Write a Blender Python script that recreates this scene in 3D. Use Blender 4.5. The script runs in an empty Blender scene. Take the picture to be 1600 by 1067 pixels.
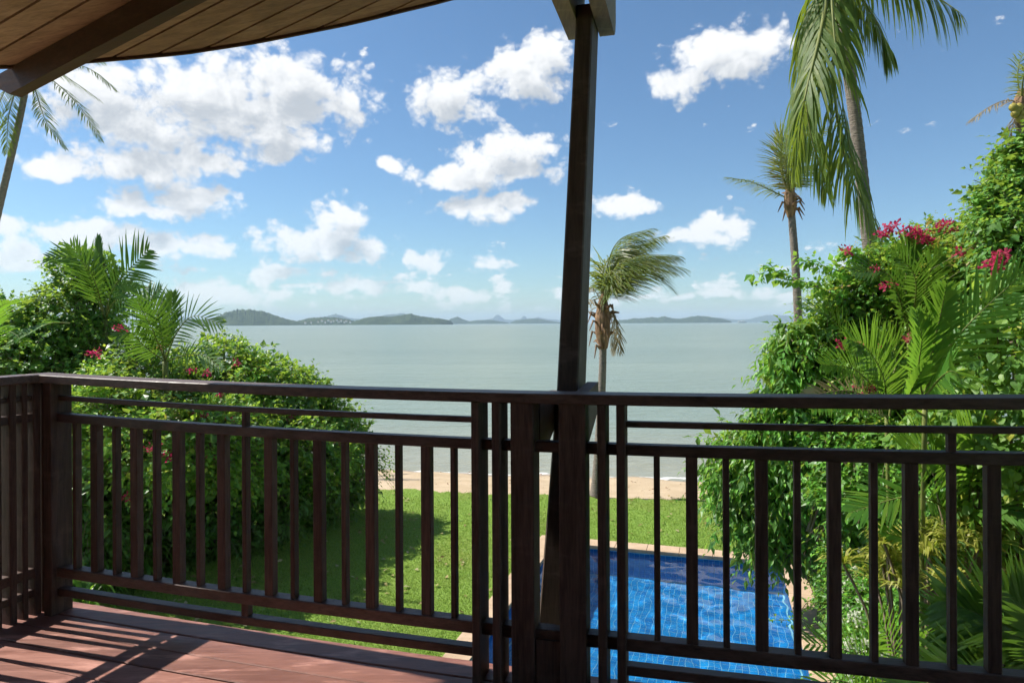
import bpy, math, random
import numpy as np
from mathutils import Vector

R = math.radians
scene = bpy.context.scene

# ------------------------------------------------------------------ camera
EYE = 4.2                      # eye height above the lawn (deck is 1.235 below the eye)
FPX, U0, V0, ROLL = 1067.0, 800.0, 505.0, R(0.3)
cam_data = bpy.data.cameras.new('camera')
cam_data.sensor_width = 36.0
cam_data.lens = 36.0 * FPX / 1600.0
cam_data.shift_y = -(533.5 - V0) / 1600.0
cam_data.clip_start = 0.05
cam_data.clip_end = 60000.0
cam = bpy.data.objects.new('camera', cam_data)
scene.collection.objects.link(cam)
cam.location = (0, 0, EYE)
cam.rotation_euler = (R(90), ROLL, 0)
scene.camera = cam

# ------------------------------------------------------------------ render / exposure
scene.render.engine = 'CYCLES'
scene.view_settings.view_transform = 'Standard'
scene.view_settings.look = 'None'
scene.view_settings.gamma = 1.0
scene.view_settings.exposure = 1.24
scene.view_settings.use_curve_mapping = False
cy = scene.cycles
cy.use_denoising = True
try:
    cy.denoiser = 'OPENIMAGEDENOISE'
except Exception:
    pass
cy.use_adaptive_sampling = True
cy.adaptive_threshold = 0.02
cy.adaptive_min_samples = 12
cy.max_bounces = 7
cy.diffuse_bounces = 3
cy.glossy_bounces = 3
cy.transmission_bounces = 5
cy.transparent_max_bounces = 8
cy.volume_bounces = 0
cy.sample_clamp_indirect = 4.0
cy.caustics_reflective = False
cy.caustics_refractive = True

# ------------------------------------------------------------------ sun
SUN_AZ = math.atan2(-0.80, 0.22)          # clockwise from +Y; the sun stands front left
SUN_EL = R(50.0)
sun_dir = Vector((math.sin(SUN_AZ) * math.cos(SUN_EL), math.cos(SUN_AZ) * math.cos(SUN_EL), math.sin(SUN_EL)))
sd = bpy.data.lights.new('sun', 'SUN')
sd.energy = 3.5
sd.angle = R(0.5)
sd.color = (1.0, 0.95, 0.87)
sun = bpy.data.objects.new('sun', sd)
scene.collection.objects.link(sun)
sun.rotation_euler = sun_dir.to_track_quat('Z', 'Y').to_euler()
sd.cycles.is_caustics_light = True

# ------------------------------------------------------------------ sky and clouds (world)
SKY_STRENGTH = 0.063
CLOUD_STRENGTH = 0.46
world = bpy.data.worlds.new('World')
scene.world = world
world.use_nodes = True
world.cycles.sampling_method = 'NONE'


def px_azel(u, v):
    az = math.atan((u - U0) / FPX)
    return az, math.atan(-(v - V0) / FPX * math.cos(az))


CLOUDS = [  # centre and half size of each cloud lobe seen over the bay
    (455, 125, 110, 62), (330, 165, 165, 82), (215, 190, 140, 75), (545, 155, 58, 45), (420, 185, 130, 60),
    (230, 250, 130, 32), (80, 255, 80, 26), (330, 255, 70, 30), (120, 130, 110, 60), (440, 240, 34, 20),
    (700, 150, 70, 52), (815, 112, 85, 42), (862, 80, 45, 34),
    (1130, 92, 92, 46), (1070, 130, 52, 34), (1190, 68, 62, 32),
    (775, 262, 118, 34), (815, 228, 66, 34), (740, 250, 60, 30), (700, 274, 72, 23), (745, 325, 78, 24), (795, 316, 42, 20),
    (980, 322, 66, 22), (1100, 370, 72, 24), (1135, 352, 36, 26),
    (285, 305, 84, 36), (225, 322, 70, 26), (345, 302, 46, 14),
    (130, 366, 120, 36), (40, 400, 100, 26), (265, 380, 115, 30), (20, 352, 40, 20),
    (530, 345, 48, 46), (480, 385, 100, 34), (580, 395, 46, 34), (440, 425, 70, 20),
    (604, 260, 22, 13), (668, 412, 32, 18), (768, 412, 38, 14), (552, 444, 48, 20), (640, 450, 50, 12),
    (720, 462, 60, 12), (340, 455, 90, 22), (1120, 462, 60, 10), (1060, 464, 40, 8), (1222, 460, 26, 8),
]


def build_world(w):
    nt = w.node_tree
    nt.nodes.clear()
    N, Lk = nt.nodes.new, nt.links.new
    g = bpy.data.node_groups.new('cloud_field', 'ShaderNodeTree')
    g.interface.new_socket('P', in_out='INPUT', socket_type='NodeSocketVector')
    g.interface.new_socket('D', in_out='OUTPUT', socket_type='NodeSocketFloat')
    g.interface.new_socket('Thick', in_out='OUTPUT', socket_type='NodeSocketFloat')
    gi, go = g.nodes.new('NodeGroupInput'), g.nodes.new('NodeGroupOutput')

    def M(op, a, b=None, c=None, tree=g):
        n = tree.nodes.new('ShaderNodeMath')
        n.operation = op
        for i, x in enumerate((a, b, c)):
            if x is None:
                continue
            if isinstance(x, (int, float)):
                n.inputs[i].default_value = x
            else:
                tree.links.new(x, n.inputs[i])
        return n.outputs[0]

    def VM(op, a, b, c=None):
        n = g.nodes.new('ShaderNodeVectorMath')
        n.operation = op
        for i, x in enumerate((a, b, c)):
            if x is None:
                continue
            if isinstance(x, tuple):
                n.inputs[i].default_value = x
            else:
                g.links.new(x, n.inputs[i])
        return n.outputs[0]

    def noise(vec, scale, detail, rough, dist=0.0, out='Fac'):
        n = g.nodes.new('ShaderNodeTexNoise')
        n.noise_dimensions = '2D'
        n.inputs['Scale'].default_value = scale
        n.inputs['Detail'].default_value = detail
        n.inputs['Roughness'].default_value = rough
        n.inputs['Distortion'].default_value = dist
        g.links.new(vec, n.inputs['Vector'])
        return n.outputs[out]

    p = gi.outputs[0]
    # warp so the lobes are not clean ellipses
    wn = noise(p, 11.0, 3.0, 0.55, out='Color')
    q = VM('ADD', p, VM('MULTIPLY_ADD', wn, (0.050, 0.034, 0.0), (-0.025, -0.017, 0.0)))

    def lobes(vec, which):
        cur = None
        for (u, v, ru, rv) in which:
            az, el = px_azel(u, v)
            ca = math.cos(az)
            ix, iy = FPX / (ru * ca * ca), FPX / (rv * ca)
            n = VM('MULTIPLY_ADD', vec, (ix, iy, 0.0), (-az * ix, -el * iy, 0.0))
            ln = g.nodes.new('ShaderNodeVectorMath')
            ln.operation = 'LENGTH'
            g.links.new(n, ln.inputs[0])
            cur = ln.outputs['Value'] if cur is None else M('SMOOTH_MIN', cur, ln.outputs['Value'], 0.25)
        return M('MAXIMUM', M('SUBTRACT', 1.0, cur), -1.0)
    hero = lobes(q, CLOUDS)
    toward_sun = lobes(VM('ADD', q, (-0.010, 0.034, 0.0)), [c for c in CLOUDS if c[2] * c[3] > 1500])
    sp = g.nodes.new('ShaderNodeSeparateXYZ')
    g.links.new(p, sp.inputs[0])
    # scattered fair-weather puffs everywhere else round the sky
    mr = g.nodes.new('ShaderNodeMapRange')
    mr.interpolation_type = 'SMOOTHSTEP'
    g.links.new(M('ABSOLUTE', sp.outputs[0]), mr.inputs[0])
    mr.inputs[1].default_value, mr.inputs[2].default_value = 0.66, 0.9
    mr.inputs[3].default_value, mr.inputs[4].default_value = -1.2, 0.0
    puffs = M('ADD', M('MULTIPLY', M('SUBTRACT', noise(p, 3.2, 2.0, 0.5), 0.56), 3.2), mr.outputs[0])
    # thin broken bank low over the horizon
    lo = M('MULTIPLY', M('SUBTRACT', noise(VM('MULTIPLY', p, (17.0, 44.0, 1.0)), 1.0, 4.0, 0.62), 0.5), 2.6)
    lm = g.nodes.new('ShaderNodeMapRange')
    g.links.new(M('ABSOLUTE', M('SUBTRACT', sp.outputs[1], 0.045)), lm.inputs[0])
    lm.inputs[1].default_value, lm.inputs[2].default_value = 0.0, 0.085
    lm.inputs[3].default_value, lm.inputs[4].default_value = 0.07, -0.7
    lo = M('ADD', lo, lm.outputs[0])
    base = M('MAXIMUM', M('MAXIMUM', hero, puffs), lo)
    # billowing edge detail
    an = VM('MULTIPLY', p, (1.0, 1.25, 1.0))
    f1 = noise(an, 14.0, 7.0, 0.66, 0.2)
    f1s = noise(VM('ADD', an, (-0.010, 0.016, 0.0)), 14.0, 5.0, 0.64, 0.2)
    vo = g.nodes.new('ShaderNodeTexVoronoi')
    vo.voronoi_dimensions = '2D'
    vo.inputs['Scale'].default_value = 34.0
    vo.inputs['Detail'].default_value = 2.0
    vo.inputs['Roughness'].default_value = 0.55
    g.links.new(VM('ADD', an, VM('MULTIPLY', wn, (0.02, 0.02, 0.0))), vo.inputs['Vector'])
    puff = M('MULTIPLY', M('SUBTRACT', 0.70, vo.outputs['Distance']), 0.55)
    d = M('ADD', M('ADD', base, puff), M('MULTIPLY', M('SUBTRACT', f1, 0.52), 1.75))
    relief = M('MULTIPLY', M('SUBTRACT', f1s, f1), 1.6)
    th = M('ADD', M('MAXIMUM', toward_sun, M('MULTIPLY', puffs, 0.8)), relief)
    th = M('ADD', th, M('MULTIPLY', M('SUBTRACT', f1s, 0.5), 0.7))
    g.links.new(d, go.inputs[0])
    g.links.new(th, go.inputs[1])

    tc = N('ShaderNodeTexCoord')
    s = N('ShaderNodeSeparateXYZ')
    Lk(tc.outputs['Generated'], s.inputs[0])
    az = M('ARCTAN2', s.outputs[0], s.outputs[1], tree=nt)
    el = M('ARCSINE', s.outputs[2], tree=nt)
    cb = N('ShaderNodeCombineXYZ')
    Lk(az, cb.inputs[0])
    Lk(el, cb.inputs[1])
    ga = N('ShaderNodeGroup')
    ga.node_tree = g
    Lk(cb.outputs[0], ga.inputs[0])
    def smooth(x, a, b, c=0.0, e=1.0):
        m = N('ShaderNodeMapRange')
        m.interpolation_type = 'SMOOTHSTEP'
        Lk(x, m.inputs[0])
        m.inputs[1].default_value, m.inputs[2].default_value = a, b
        m.inputs[3].default_value, m.inputs[4].default_value = c, e
        return m.outputs[0]
    alpha = smooth(ga.outputs[0], -0.14, 0.46)
    above = smooth(el, 0.0, 0.04)
    fade = smooth(el, 0.0, 0.20, 0.68, 1.0)
    alpha = M('MULTIPLY', M('MULTIPLY', alpha, above, tree=nt), fade, tree=nt)
    alpha = M('MULTIPLY', alpha, 0.97, tree=nt)
    thick = smooth(ga.outputs[1], -0.15, 1.15)
    mixc = N('ShaderNodeMix')
    mixc.data_type = 'RGBA'
    Lk(thick, mixc.inputs[0])
    mixc.inputs[6].default_value = (0.98, 0.99, 1.0, 1)
    mixc.inputs[7].default_value = (0.53, 0.575, 0.625, 1)
    sky = N('ShaderNodeTexSky')
    sky.sky_type = 'NISHITA'
    sky.sun_disc = False
    sky.sun_elevation = SUN_EL
    sky.sun_rotation = SUN_AZ
    sky.altitude = 0
    sky.air_density = 1.0
    sky.dust_density = 0.3
    sky.ozone_density = 2.5
    b1, b2 = N('ShaderNodeBackground'), N('ShaderNodeBackground')
    tint = N('ShaderNodeMix')          # camera white balance of the blue
    tint.data_type, tint.blend_type = 'RGBA', 'MULTIPLY'
    tint.inputs[0].default_value = 1.0
    Lk(sky.outputs[0], tint.inputs[6])
    tint.inputs[7].default_value = (0.66, 0.81, 0.89, 1)
    Lk(tint.outputs[2], b1.inputs[0])
    b1.inputs[1].default_value = SKY_STRENGTH
    Lk(mixc.outputs[2], b2.inputs[0])
    b2.inputs[1].default_value = CLOUD_STRENGTH
    ms = N('ShaderNodeMixShader')
    Lk(alpha, ms.inputs[0])
    Lk(b1.outputs[0], ms.inputs[1])
    Lk(b2.outputs[0], ms.inputs[2])
    out = N('ShaderNodeOutputWorld')
    Lk(ms.outputs[0], out.inputs[0])


build_world(world)

# ------------------------------------------------------------------ helpers
rng = np.random.default_rng(7)
random.seed(7)
OFF = {}          # world position of every object that parents others


def P(u, v, d):
    """world point that stands d metres out along the view axis on the sight line of photo pixel (u, v)"""
    du, dv = u - U0, v - V0
    c, s = math.cos(ROLL), math.sin(ROLL)
    return np.array([(du * c - dv * s) / FPX * d, d, EYE + (-du * s - dv * c) / FPX * d])


def tag(o, label=None, cat=None, group=None, kind=None):
    if label: o['label'] = label
    if cat: o['category'] = cat
    if group: o['group'] = group
    if kind: o['kind'] = kind
    return o


def thing(name, loc, label, cat, group=None, kind=None):
    o = bpy.data.objects.new(name, None)
    o.empty_display_size = 0.1
    scene.collection.objects.link(o)
    o.location = Vector([float(x) for x in loc])
    OFF[o.name] = np.array(loc, float)
    return tag(o, label, cat, group, kind)


def mesh_np(name, V, F, mats, mi=None, smooth=False):
    V = np.ascontiguousarray(V, dtype=np.float32)
    F = np.ascontiguousarray(F, dtype=np.int32)
    me = bpy.data.meshes.new(name)
    k = F.shape[1]
    me.vertices.add(len(V))
    me.vertices.foreach_set('co', V.ravel())
    me.loops.add(F.size)
    me.loops.foreach_set('vertex_index', F.ravel())
    me.polygons.add(len(F))
    me.polygons.foreach_set('loop_start', np.arange(0, F.size, k, dtype=np.int32))
    me.polygons.foreach_set('loop_total', np.full(len(F), k, dtype=np.int32))
    for m in (mats if isinstance(mats, (list, tuple)) else [mats]):
        me.materials.append(m)
    if mi is not None:
        me.polygons.foreach_set('material_index', np.ascontiguousarray(mi, dtype=np.int32))
    me.update(calc_edges=True)
    me.validate()
    me.polygons.foreach_set('use_smooth', np.full(len(me.polygons), bool(smooth)))
    return me


def link(name, me, parent=None, loc=None, kind=None):
    o = bpy.data.objects.new(name, me)
    scene.collection.objects.link(o)
    if parent is not None:
        o.parent = parent
        OFF[o.name] = OFF.get(parent.name, np.zeros(3))
    if loc is not None:
        o.location = Vector([float(x) for x in loc])
    if kind:
        o['kind'] = kind
    return o


def part(name, V, F, mats, parent=None, mi=None, smooth=False, kind=None):
    V = np.asarray(V, float)
    if parent is not None:
        V = V - OFF.get(parent.name, np.zeros(3))
    return link(name, mesh_np(name, V, F, mats, mi, smooth), parent, kind=kind)


class MB:
    """collects polygons of one piece; build() links it as one mesh object"""
    def __init__(self):
        self.v, self.f, self.m = [], [], []

    def add(self, vs, fs, m=0):
        b = len(self.v)
        self.v += [tuple(float(c) for c in x) for x in vs]
        for f in fs:
            self.f.append(tuple(b + i for i in f))
            self.m.append(m)

    def box(self, c, ax, ay, az, h, m=0, bev=0.0):
        """box with centre c, unit axes and half sizes h, edges chamfered by bev"""
        c = np.array(c, float)
        A = [np.array(x, float) for x in (ax, ay, az)]
        if bev <= 0:
            vs = []
            for sz in (-1, 1):
                for sx, sy in ((-1, -1), (1, -1), (1, 1), (-1, 1)):
                    vs.append(c + A[0] * h[0] * sx + A[1] * h[1] * sy + A[2] * h[2] * sz)
            self.add(vs, [(3, 2, 1, 0), (4, 5, 6, 7), (0, 1, 5, 4), (1, 2, 6, 5), (2, 3, 7, 6), (3, 0, 4, 7)], m)
            return
        # octagonal section extruded along az with chamfered long edges
        a, b, t = h[0], h[1], bev
        sec = [(-a + t, -b), (a - t, -b), (a, -b + t), (a, b - t), (a - t, b), (-a + t, b), (-a, b - t), (-a, -b + t)]
        vs = []
        for z in (-h[2], h[2]):
            for (x, y) in sec:
                vs.append(c + A[0] * x + A[1] * y + A[2] * z)
        fs = [tuple(reversed(range(8))), tuple(range(8, 16))]
        for i in range(8):
            j = (i + 1) % 8
            fs.append((i, j, 8 + j, 8 + i))
        self.add(vs, fs, m)

    def sweep(self, pts, sides, ups, sec, m=0, caps=True):
        """sweep a closed section [(s, u)] along pts with given side and up vectors"""
        n, k = len(pts), len(sec)
        vs = []
        for p, s, u in zip(pts, sides, ups):
            for (a, b) in sec:
                vs.append(np.array(p) + np.array(s) * a + np.array(u) * b)
        fs = []
        for i in range(n - 1):
            for j in range(k):
                j2 = (j + 1) % k
                fs.append((i * k + j, i * k + j2, (i + 1) * k + j2, (i + 1) * k + j))
        if caps:
            fs.append(tuple(reversed(range(k))))
            fs.append(tuple((n - 1) * k + j for j in range(k)))
        self.add(vs, fs, m)

    def tube(self, pts, rad, k=8, m=0, caps=True):
        pts = [np.array(p, float) for p in pts]
        n = len(pts)
        rad = rad if hasattr(rad, '__len__') else [rad] * n
        ref = None
        vs, fs = [], []
        for i in range(n):
            t = pts[min(i + 1, n - 1)] - pts[max(i - 1, 0)]
            t /= np.linalg.norm(t) + 1e-9
            if ref is None:
                ref = np.array([1.0, 0, 0]) if abs(t[0]) < 0.8 else np.array([0, 1.0, 0])
            a = np.cross(t, ref); a /= np.linalg.norm(a) + 1e-9
            b = np.cross(t, a)
            ref = np.cross(a, t)
            for j in range(k):
                an = 2 * math.pi * j / k
                vs.append(pts[i] + (a * math.cos(an) + b * math.sin(an)) * rad[i])
        for i in range(n - 1):
            for j in range(k):
                j2 = (j + 1) % k
                fs.append((i * k + j, (i + 1) * k + j, (i + 1) * k + j2, i * k + j2))
        if caps:
            fs.append(tuple(range(k)))
            fs.append(tuple(reversed([(n - 1) * k + j for j in range(k)])))
        self.add(vs, fs, m)

    def build(self, name, mats, parent=None, smooth=False, kind=None):
        me = bpy.data.meshes.new(name)
        V = np.array(self.v)
        if parent is not None:
            V = V - OFF.get(parent.name, np.zeros(3))
        me.from_pydata(V.tolist(), [], self.f)
        for mm in (mats if isinstance(mats, (list, tuple)) else [mats]):
            me.materials.append(mm)
        for p, i in zip(me.polygons, self.m):
            p.material_index = i
            p.use_smooth = smooth
        me.update()
        return link(name, me, parent, kind=kind)


def spline(pts, n):
    """smooth curve through pts (Catmull-Rom)"""
    pts = [np.array(p, float) for p in pts]
    pp = [2 * pts[0] - pts[1]] + pts + [2 * pts[-1] - pts[-2]]
    out = []
    segs = len(pts) - 1
    for k in range(n):
        t = k / (n - 1) * segs
        i = min(int(t), segs - 1)
        t -= i
        a, b, c, d = pp[i:i + 4]
        out.append(0.5 * (2 * b + (c - a) * t + (2 * a - 5 * b + 4 * c - d) * t * t + (3 * b - a - 3 * c + d) * t ** 3))
    return np.array(out)


def nrm(a):
    return a / (np.linalg.norm(a, axis=-1, keepdims=True) + 1e-9)


def n3(p, s=1.0, seed=0.0):
    """cheap smooth 3-D noise, about -1..1"""
    x, y, z = p[..., 0] * s + seed, p[..., 1] * s + seed * 1.7, p[..., 2] * s - seed
    return (np.sin(1.7 * x + 1.3 * np.sin(1.1 * y)) + np.sin(1.9 * y + 1.2 * np.sin(1.3 * z)) + np.sin(2.1 * z + 1.4 * np.sin(0.9 * x))
            + 0.5 * np.sin(4.1 * x + 2 * np.sin(3.2 * z)) + 0.5 * np.sin(4.7 * y + 2 * np.sin(3.7 * x))) / 3.0
# ------------------------------------------------------------------ materials
class NT:
    def __init__(self, name):
        self.m = bpy.data.materials.new(name)
        self.m.use_nodes = True
        self.t = self.m.node_tree
        self.t.nodes.clear()
        self.out = self.t.nodes.new('ShaderNodeOutputMaterial')

    def n(self, typ, **kw):
        o = self.t.nodes.new(typ)
        for k, v in kw.items():
            setattr(o, k, v)
        return o

    def l(self, a, b):
        self.t.links.new(a, b)

    def math(self, op, a, b=None, c=None):
        o = self.n('ShaderNodeMath', operation=op)
        for i, x in enumerate((a, b, c)):
            if x is None: continue
            if isinstance(x, (int, float)): o.inputs[i].default_value = x
            else: self.l(x, o.inputs[i])
        return o.outputs[0]

    def coord(self, kind='Object', scale=(1, 1, 1), rnd=False):
        tc = self.n('ShaderNodeTexCoord')
        mp = self.n('ShaderNodeMapping')
        mp.inputs['Scale'].default_value = scale
        self.l(tc.outputs[kind], mp.inputs['Vector'])
        if rnd:
            oi = self.n('ShaderNodeObjectInfo')
            ml = self.math('MULTIPLY', oi.outputs['Random'], 37.0)
            cb = self.n('ShaderNodeCombineXYZ')
            for i in range(3): self.l(ml, cb.inputs[i])
            self.l(cb.outputs[0], mp.inputs['Location'])
        return mp.outputs[0]

    def pos(self, scale=(1, 1, 1)):
        g = self.n('ShaderNodeNewGeometry')
        mp = self.n('ShaderNodeMapping')
        mp.inputs['Scale'].default_value = scale
        self.l(g.outputs['Position'], mp.inputs['Vector'])
        return mp.outputs[0]

    def noise(self, vec, scale, detail=4.0, rough=0.55, dist=0.0, out='Fac'):
        o = self.n('ShaderNodeTexNoise')
        o.inputs['Scale'].default_value = scale
        o.inputs['Detail'].default_value = detail
        o.inputs['Roughness'].default_value = rough
        o.inputs['Distortion'].default_value = dist
        self.l(vec, o.inputs['Vector'])
        return o.outputs[out]

    def ramp(self, fac, stops, interp='LINEAR'):
        o = self.n('ShaderNodeValToRGB')
        o.color_ramp.interpolation = interp
        e = o.color_ramp.elements
        while len(e) < len(stops): e.new(0.5)
        for i, (p, c) in enumerate(stops):
            e[i].position = p
            e[i].color = (*c, 1) if len(c) == 3 else c
        self.l(fac, o.inputs[0])
        return o.outputs[0]

    def mix(self, fac, a, b, mode='MIX'):
        o = self.n('ShaderNodeMix', data_type='RGBA', blend_type=mode)
        for i, x in ((0, fac), (6, a), (7, b)):
            if isinstance(x, (int, float)): o.inputs[i].default_value = x
            elif isinstance(x, tuple): o.inputs[i].default_value = (*x, 1)
            else: self.l(x, o.inputs[i])
        return o.outputs[2]

    def maprange(self, x, a, b, c=0.0, d=1.0, smooth=False):
        o = self.n('ShaderNodeMapRange')
        if smooth: o.interpolation_type = 'SMOOTHSTEP'
        self.l(x, o.inputs[0])
        for i, v in enumerate((a, b, c, d)): o.inputs[i + 1].default_value = v
        return o.outputs[0]

    def bump(self, h, strength=0.3, dist=0.01):
        o = self.n('ShaderNodeBump')
        o.inputs['Strength'].default_value = strength
        o.inputs['Distance'].default_value = dist
        self.l(h, o.inputs['Height'])
        return o.outputs[0]

    def principled(self, col, rough=0.6, spec=0.4, normal=None, **kw):
        o = self.n('ShaderNodeBsdfPrincipled')
        for key, x in (('Base Color', col), ('Roughness', rough), ('Specular IOR Level', spec)):
            if isinstance(x, tuple): o.inputs[key].default_value = (*x, 1)
            elif isinstance(x, (int, float)): o.inputs[key].default_value = x
            else: self.l(x, o.inputs[key])
        if normal is not None: self.l(normal, o.inputs['Normal'])
        for k, v in kw.items(): o.inputs[k].default_value = v
        return o.outputs[0]

    def done(self, shader):
        self.l(shader, self.out.inputs[0])
        return self.m


def wood(name, dark, light, grain=(1, 12, 12), rough=0.55, wear=0.0, spec=0.3, var=0.5, bump=0.25):
    t = NT(name)
    v = t.coord('Object', grain, rnd=True)
    g1 = t.noise(v, 3.0, 6, 0.6, 0.6)
    g2 = t.noise(v, 11.0, 4, 0.6)
    f = t.math('ADD', t.math('MULTIPLY', g1, 0.65), t.math('MULTIPLY', g2, 0.35))
    c = t.ramp(f, [(0.3, dark), (0.7, light)])
    oi = t.n('ShaderNodeObjectInfo')
    c = t.mix(t.math('MULTIPLY', oi.outputs['Random'], var), c, tuple(x * 0.55 for x in dark), 'MIX')
    if wear:
        w = t.noise(t.coord('Object', (1.5, 6, 6), rnd=True), 2.0, 5, 0.65)
        c = t.mix(t.math('MULTIPLY', t.maprange(w, 0.52, 0.72, smooth=True), wear), c, tuple(min(1, x * 1.5 + 0.06) for x in light))
    r = t.maprange(g1, 0.2, 0.8, rough - 0.1, rough + 0.15)
    return t.done(t.principled(c, r, spec, t.bump(f, bump, 0.004)))


MAT = {}
MAT['rail_wood'] = wood('dark_stained_wood', (0.036, 0.021, 0.017), (0.155, 0.098, 0.077), (14, 14, 1.2), 0.6, 0.12, 0.2, 0.4, 0.5)
MAT['rail_long'] = wood('dark_stained_rail_wood', (0.036, 0.021, 0.017), (0.145, 0.090, 0.070), (1.2, 14, 14), 0.45, 0.2, 0.38, 0.4, 0.5)
MAT['post_wood'] = wood('dark_post_wood', (0.055, 0.038, 0.031), (0.19, 0.138, 0.110), (12, 12, 1.0), 0.6, 0.2, 0.3)
MAT['deck_wood'] = wood('red_deck_wood', (0.15, 0.058, 0.042), (0.36, 0.165, 0.122), (1.0, 9, 9), 0.5, 0.6, 0.35, 0.5, 0.4)
MAT['joist_wood'] = wood('joist_wood', (0.12, 0.06, 0.045), (0.26, 0.14, 0.10), (8, 1.2, 8), 0.65, 0.3)
MAT['soffit_wood'] = wood('brown_soffit_wood', (0.18, 0.092, 0.046), (0.47, 0.28, 0.155), (1.0, 14, 14), 0.55, 0.15, 0.3, 0.5)
MAT['rafter_wood'] = wood('dark_rafter_wood', (0.05, 0.022, 0.014), (0.14, 0.068, 0.042), (1.2, 12, 12), 0.5, 0.1, 0.3)
MAT['end_grain'] = wood('weathered_end_grain', (0.09, 0.06, 0.05), (0.26, 0.19, 0.16), (6, 30, 30), 0.75, 0.4)
MAT['bracket_wood'] = wood('pale_beam_wood', (0.14, 0.10, 0.07), (0.34, 0.27, 0.20), (12, 1.5, 12), 0.6, 0.3)


def leaf(name, stops, trans=0.35, rough=0.4, spec=0.35, tint=(0.50, 0.62, 0.05)):
    """leaf: per-leaf colour from the ramp, light shines through the blade"""
    t = NT(name)
    g = t.n('ShaderNodeNewGeometry')
    c = t.ramp(g.outputs['Random Per Island'], stops)
    nz = t.noise(t.pos(), 0.9, 3, 0.6)
    c = t.mix(t.maprange(nz, 0.35, 0.7, 0.0, 0.4), c, (0.14, 0.20, 0.03))
    p = t.principled(c, rough, spec)
    tr = t.n('ShaderNodeBsdfTranslucent')
    t.l(t.mix(0.5, c, tint), tr.inputs[0])
    ms = t.n('ShaderNodeMixShader')
    ms.inputs[0].default_value = min(0.6, trans + 0.16)
    t.l(p, ms.inputs[1])
    t.l(tr.outputs[0], ms.inputs[2])
    return t.done(ms.outputs[0])


MAT['leaf_bush'] = leaf('bush_leaf', [(0.0, (0.066, 0.221, 0.042)), (0.5, (0.142, 0.389, 0.053)), (0.85, (0.274, 0.535, 0.062)), (1.0, (0.520, 0.572, 0.077))])
MAT['leaf_vine'] = leaf('vine_leaf', [(0.0, (0.070, 0.249, 0.061)), (0.6, (0.142, 0.390, 0.083)), (1.0, (0.283, 0.520, 0.083))])
MAT['leaf_heart'] = leaf('heart_leaf', [(0.0, (0.085, 0.237, 0.056)), (0.6, (0.161, 0.350, 0.068)), (0.95, (0.265, 0.473, 0.076)), (1.0, (0.605, 0.567, 0.056))], 0.4, 0.45)
MAT['leaf_hang'] = leaf('hanging_leaf', [(0.0, (0.074, 0.279, 0.048)), (0.6, (0.164, 0.464, 0.068)), (1.0, (0.317, 0.635, 0.078))])
MAT['leaf_dark'] = leaf('shade_tinted_leaf', [(0.0, (0.043, 0.142, 0.038)), (1.0, (0.120, 0.283, 0.056))], 0.25)  # darker leaf green stands in for shade inside and low in the shrubs
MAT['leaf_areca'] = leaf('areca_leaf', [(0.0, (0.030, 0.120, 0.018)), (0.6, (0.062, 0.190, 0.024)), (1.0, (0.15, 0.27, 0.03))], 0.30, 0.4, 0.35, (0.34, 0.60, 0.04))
MAT['leaf_areca_dark'] = leaf('dark_areca_leaf', [(0.0, (0.020, 0.080, 0.016)), (0.6, (0.040, 0.130, 0.022)), (1.0, (0.09, 0.19, 0.03))], 0.14, 0.4, 0.35, (0.24, 0.45, 0.03))  # darker, less translucent copy of the areca leaf
MAT['leaf_coco'] = leaf('coconut_leaf', [(0.0, (0.050, 0.106, 0.022)), (0.6, (0.093, 0.162, 0.032)), (1.0, (0.186, 0.211, 0.050))], 0.22, 0.5, 0.25)
MAT['leaf_dry'] = leaf('dry_palm_leaf', [(0.0, (0.16, 0.13, 0.07)), (0.6, (0.28, 0.22, 0.13)), (1.0, (0.38, 0.31, 0.20))], 0.25, 0.6, 0.2, (0.4, 0.3, 0.15))
MAT['leaf_windy'] = leaf('windblown_palm_leaf', [(0.0, (0.050, 0.100, 0.022)), (0.6, (0.095, 0.150, 0.038)), (1.0, (0.21, 0.21, 0.09))], 0.28, 0.4, 0.4, (0.35, 0.40, 0.06))
MAT['leaf_yellow'] = leaf('variegated_leaf', [(0.0, (0.10, 0.16, 0.02)), (0.4, (0.34, 0.34, 0.05)), (1.0, (0.52, 0.47, 0.12))], 0.35)
MAT['leaf_young'] = leaf('young_leaf', [(0.0, (0.22, 0.24, 0.04)), (0.6, (0.36, 0.30, 0.06)), (1.0, (0.40, 0.20, 0.07))], 0.3)
MAT['petal_pink'] = leaf('pink_bract', [(0.0, (0.42, 0.012, 0.085)), (1.0, (0.72, 0.04, 0.20))], 0.35, 0.6, 0.2, (0.7, 0.03, 0.15))
MAT['petal_white'] = leaf('white_petal', [(0.0, (0.55, 0.58, 0.42)), (1.0, (0.80, 0.80, 0.70))], 0.25, 0.6, 0.2, (0.6, 0.65, 0.4))
MAT['leaf_fallen'] = leaf('fallen_leaf', [(0.0, (0.22, 0.15, 0.06)), (0.6, (0.42, 0.34, 0.16)), (1.0, (0.5, 0.42, 0.28))], 0.1, 0.7, 0.2, (0.4, 0.3, 0.1))
MAT['grass'] = leaf('grass_blade', [(0.0, (0.150, 0.275, 0.036)), (0.6, (0.21, 0.36, 0.048)), (0.92, (0.27, 0.40, 0.065)), (1.0, (0.33, 0.36, 0.11))], 0.2, 0.5, 0.25, (0.36, 0.46, 0.08))


def simple(name, a, b, scale=6.0, rough=0.8, bump=0.3, stretch=(1, 1, 1), spec=0.2, detail=5, bd=0.01):
    t = NT(name)
    v = t.pos(stretch)
    f = t.noise(v, scale, detail, 0.6)
    c = t.ramp(f, [(0.3, a), (0.7, b)])
    return t.done(t.principled(c, rough, spec, t.bump(f, bump, bd)))


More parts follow.
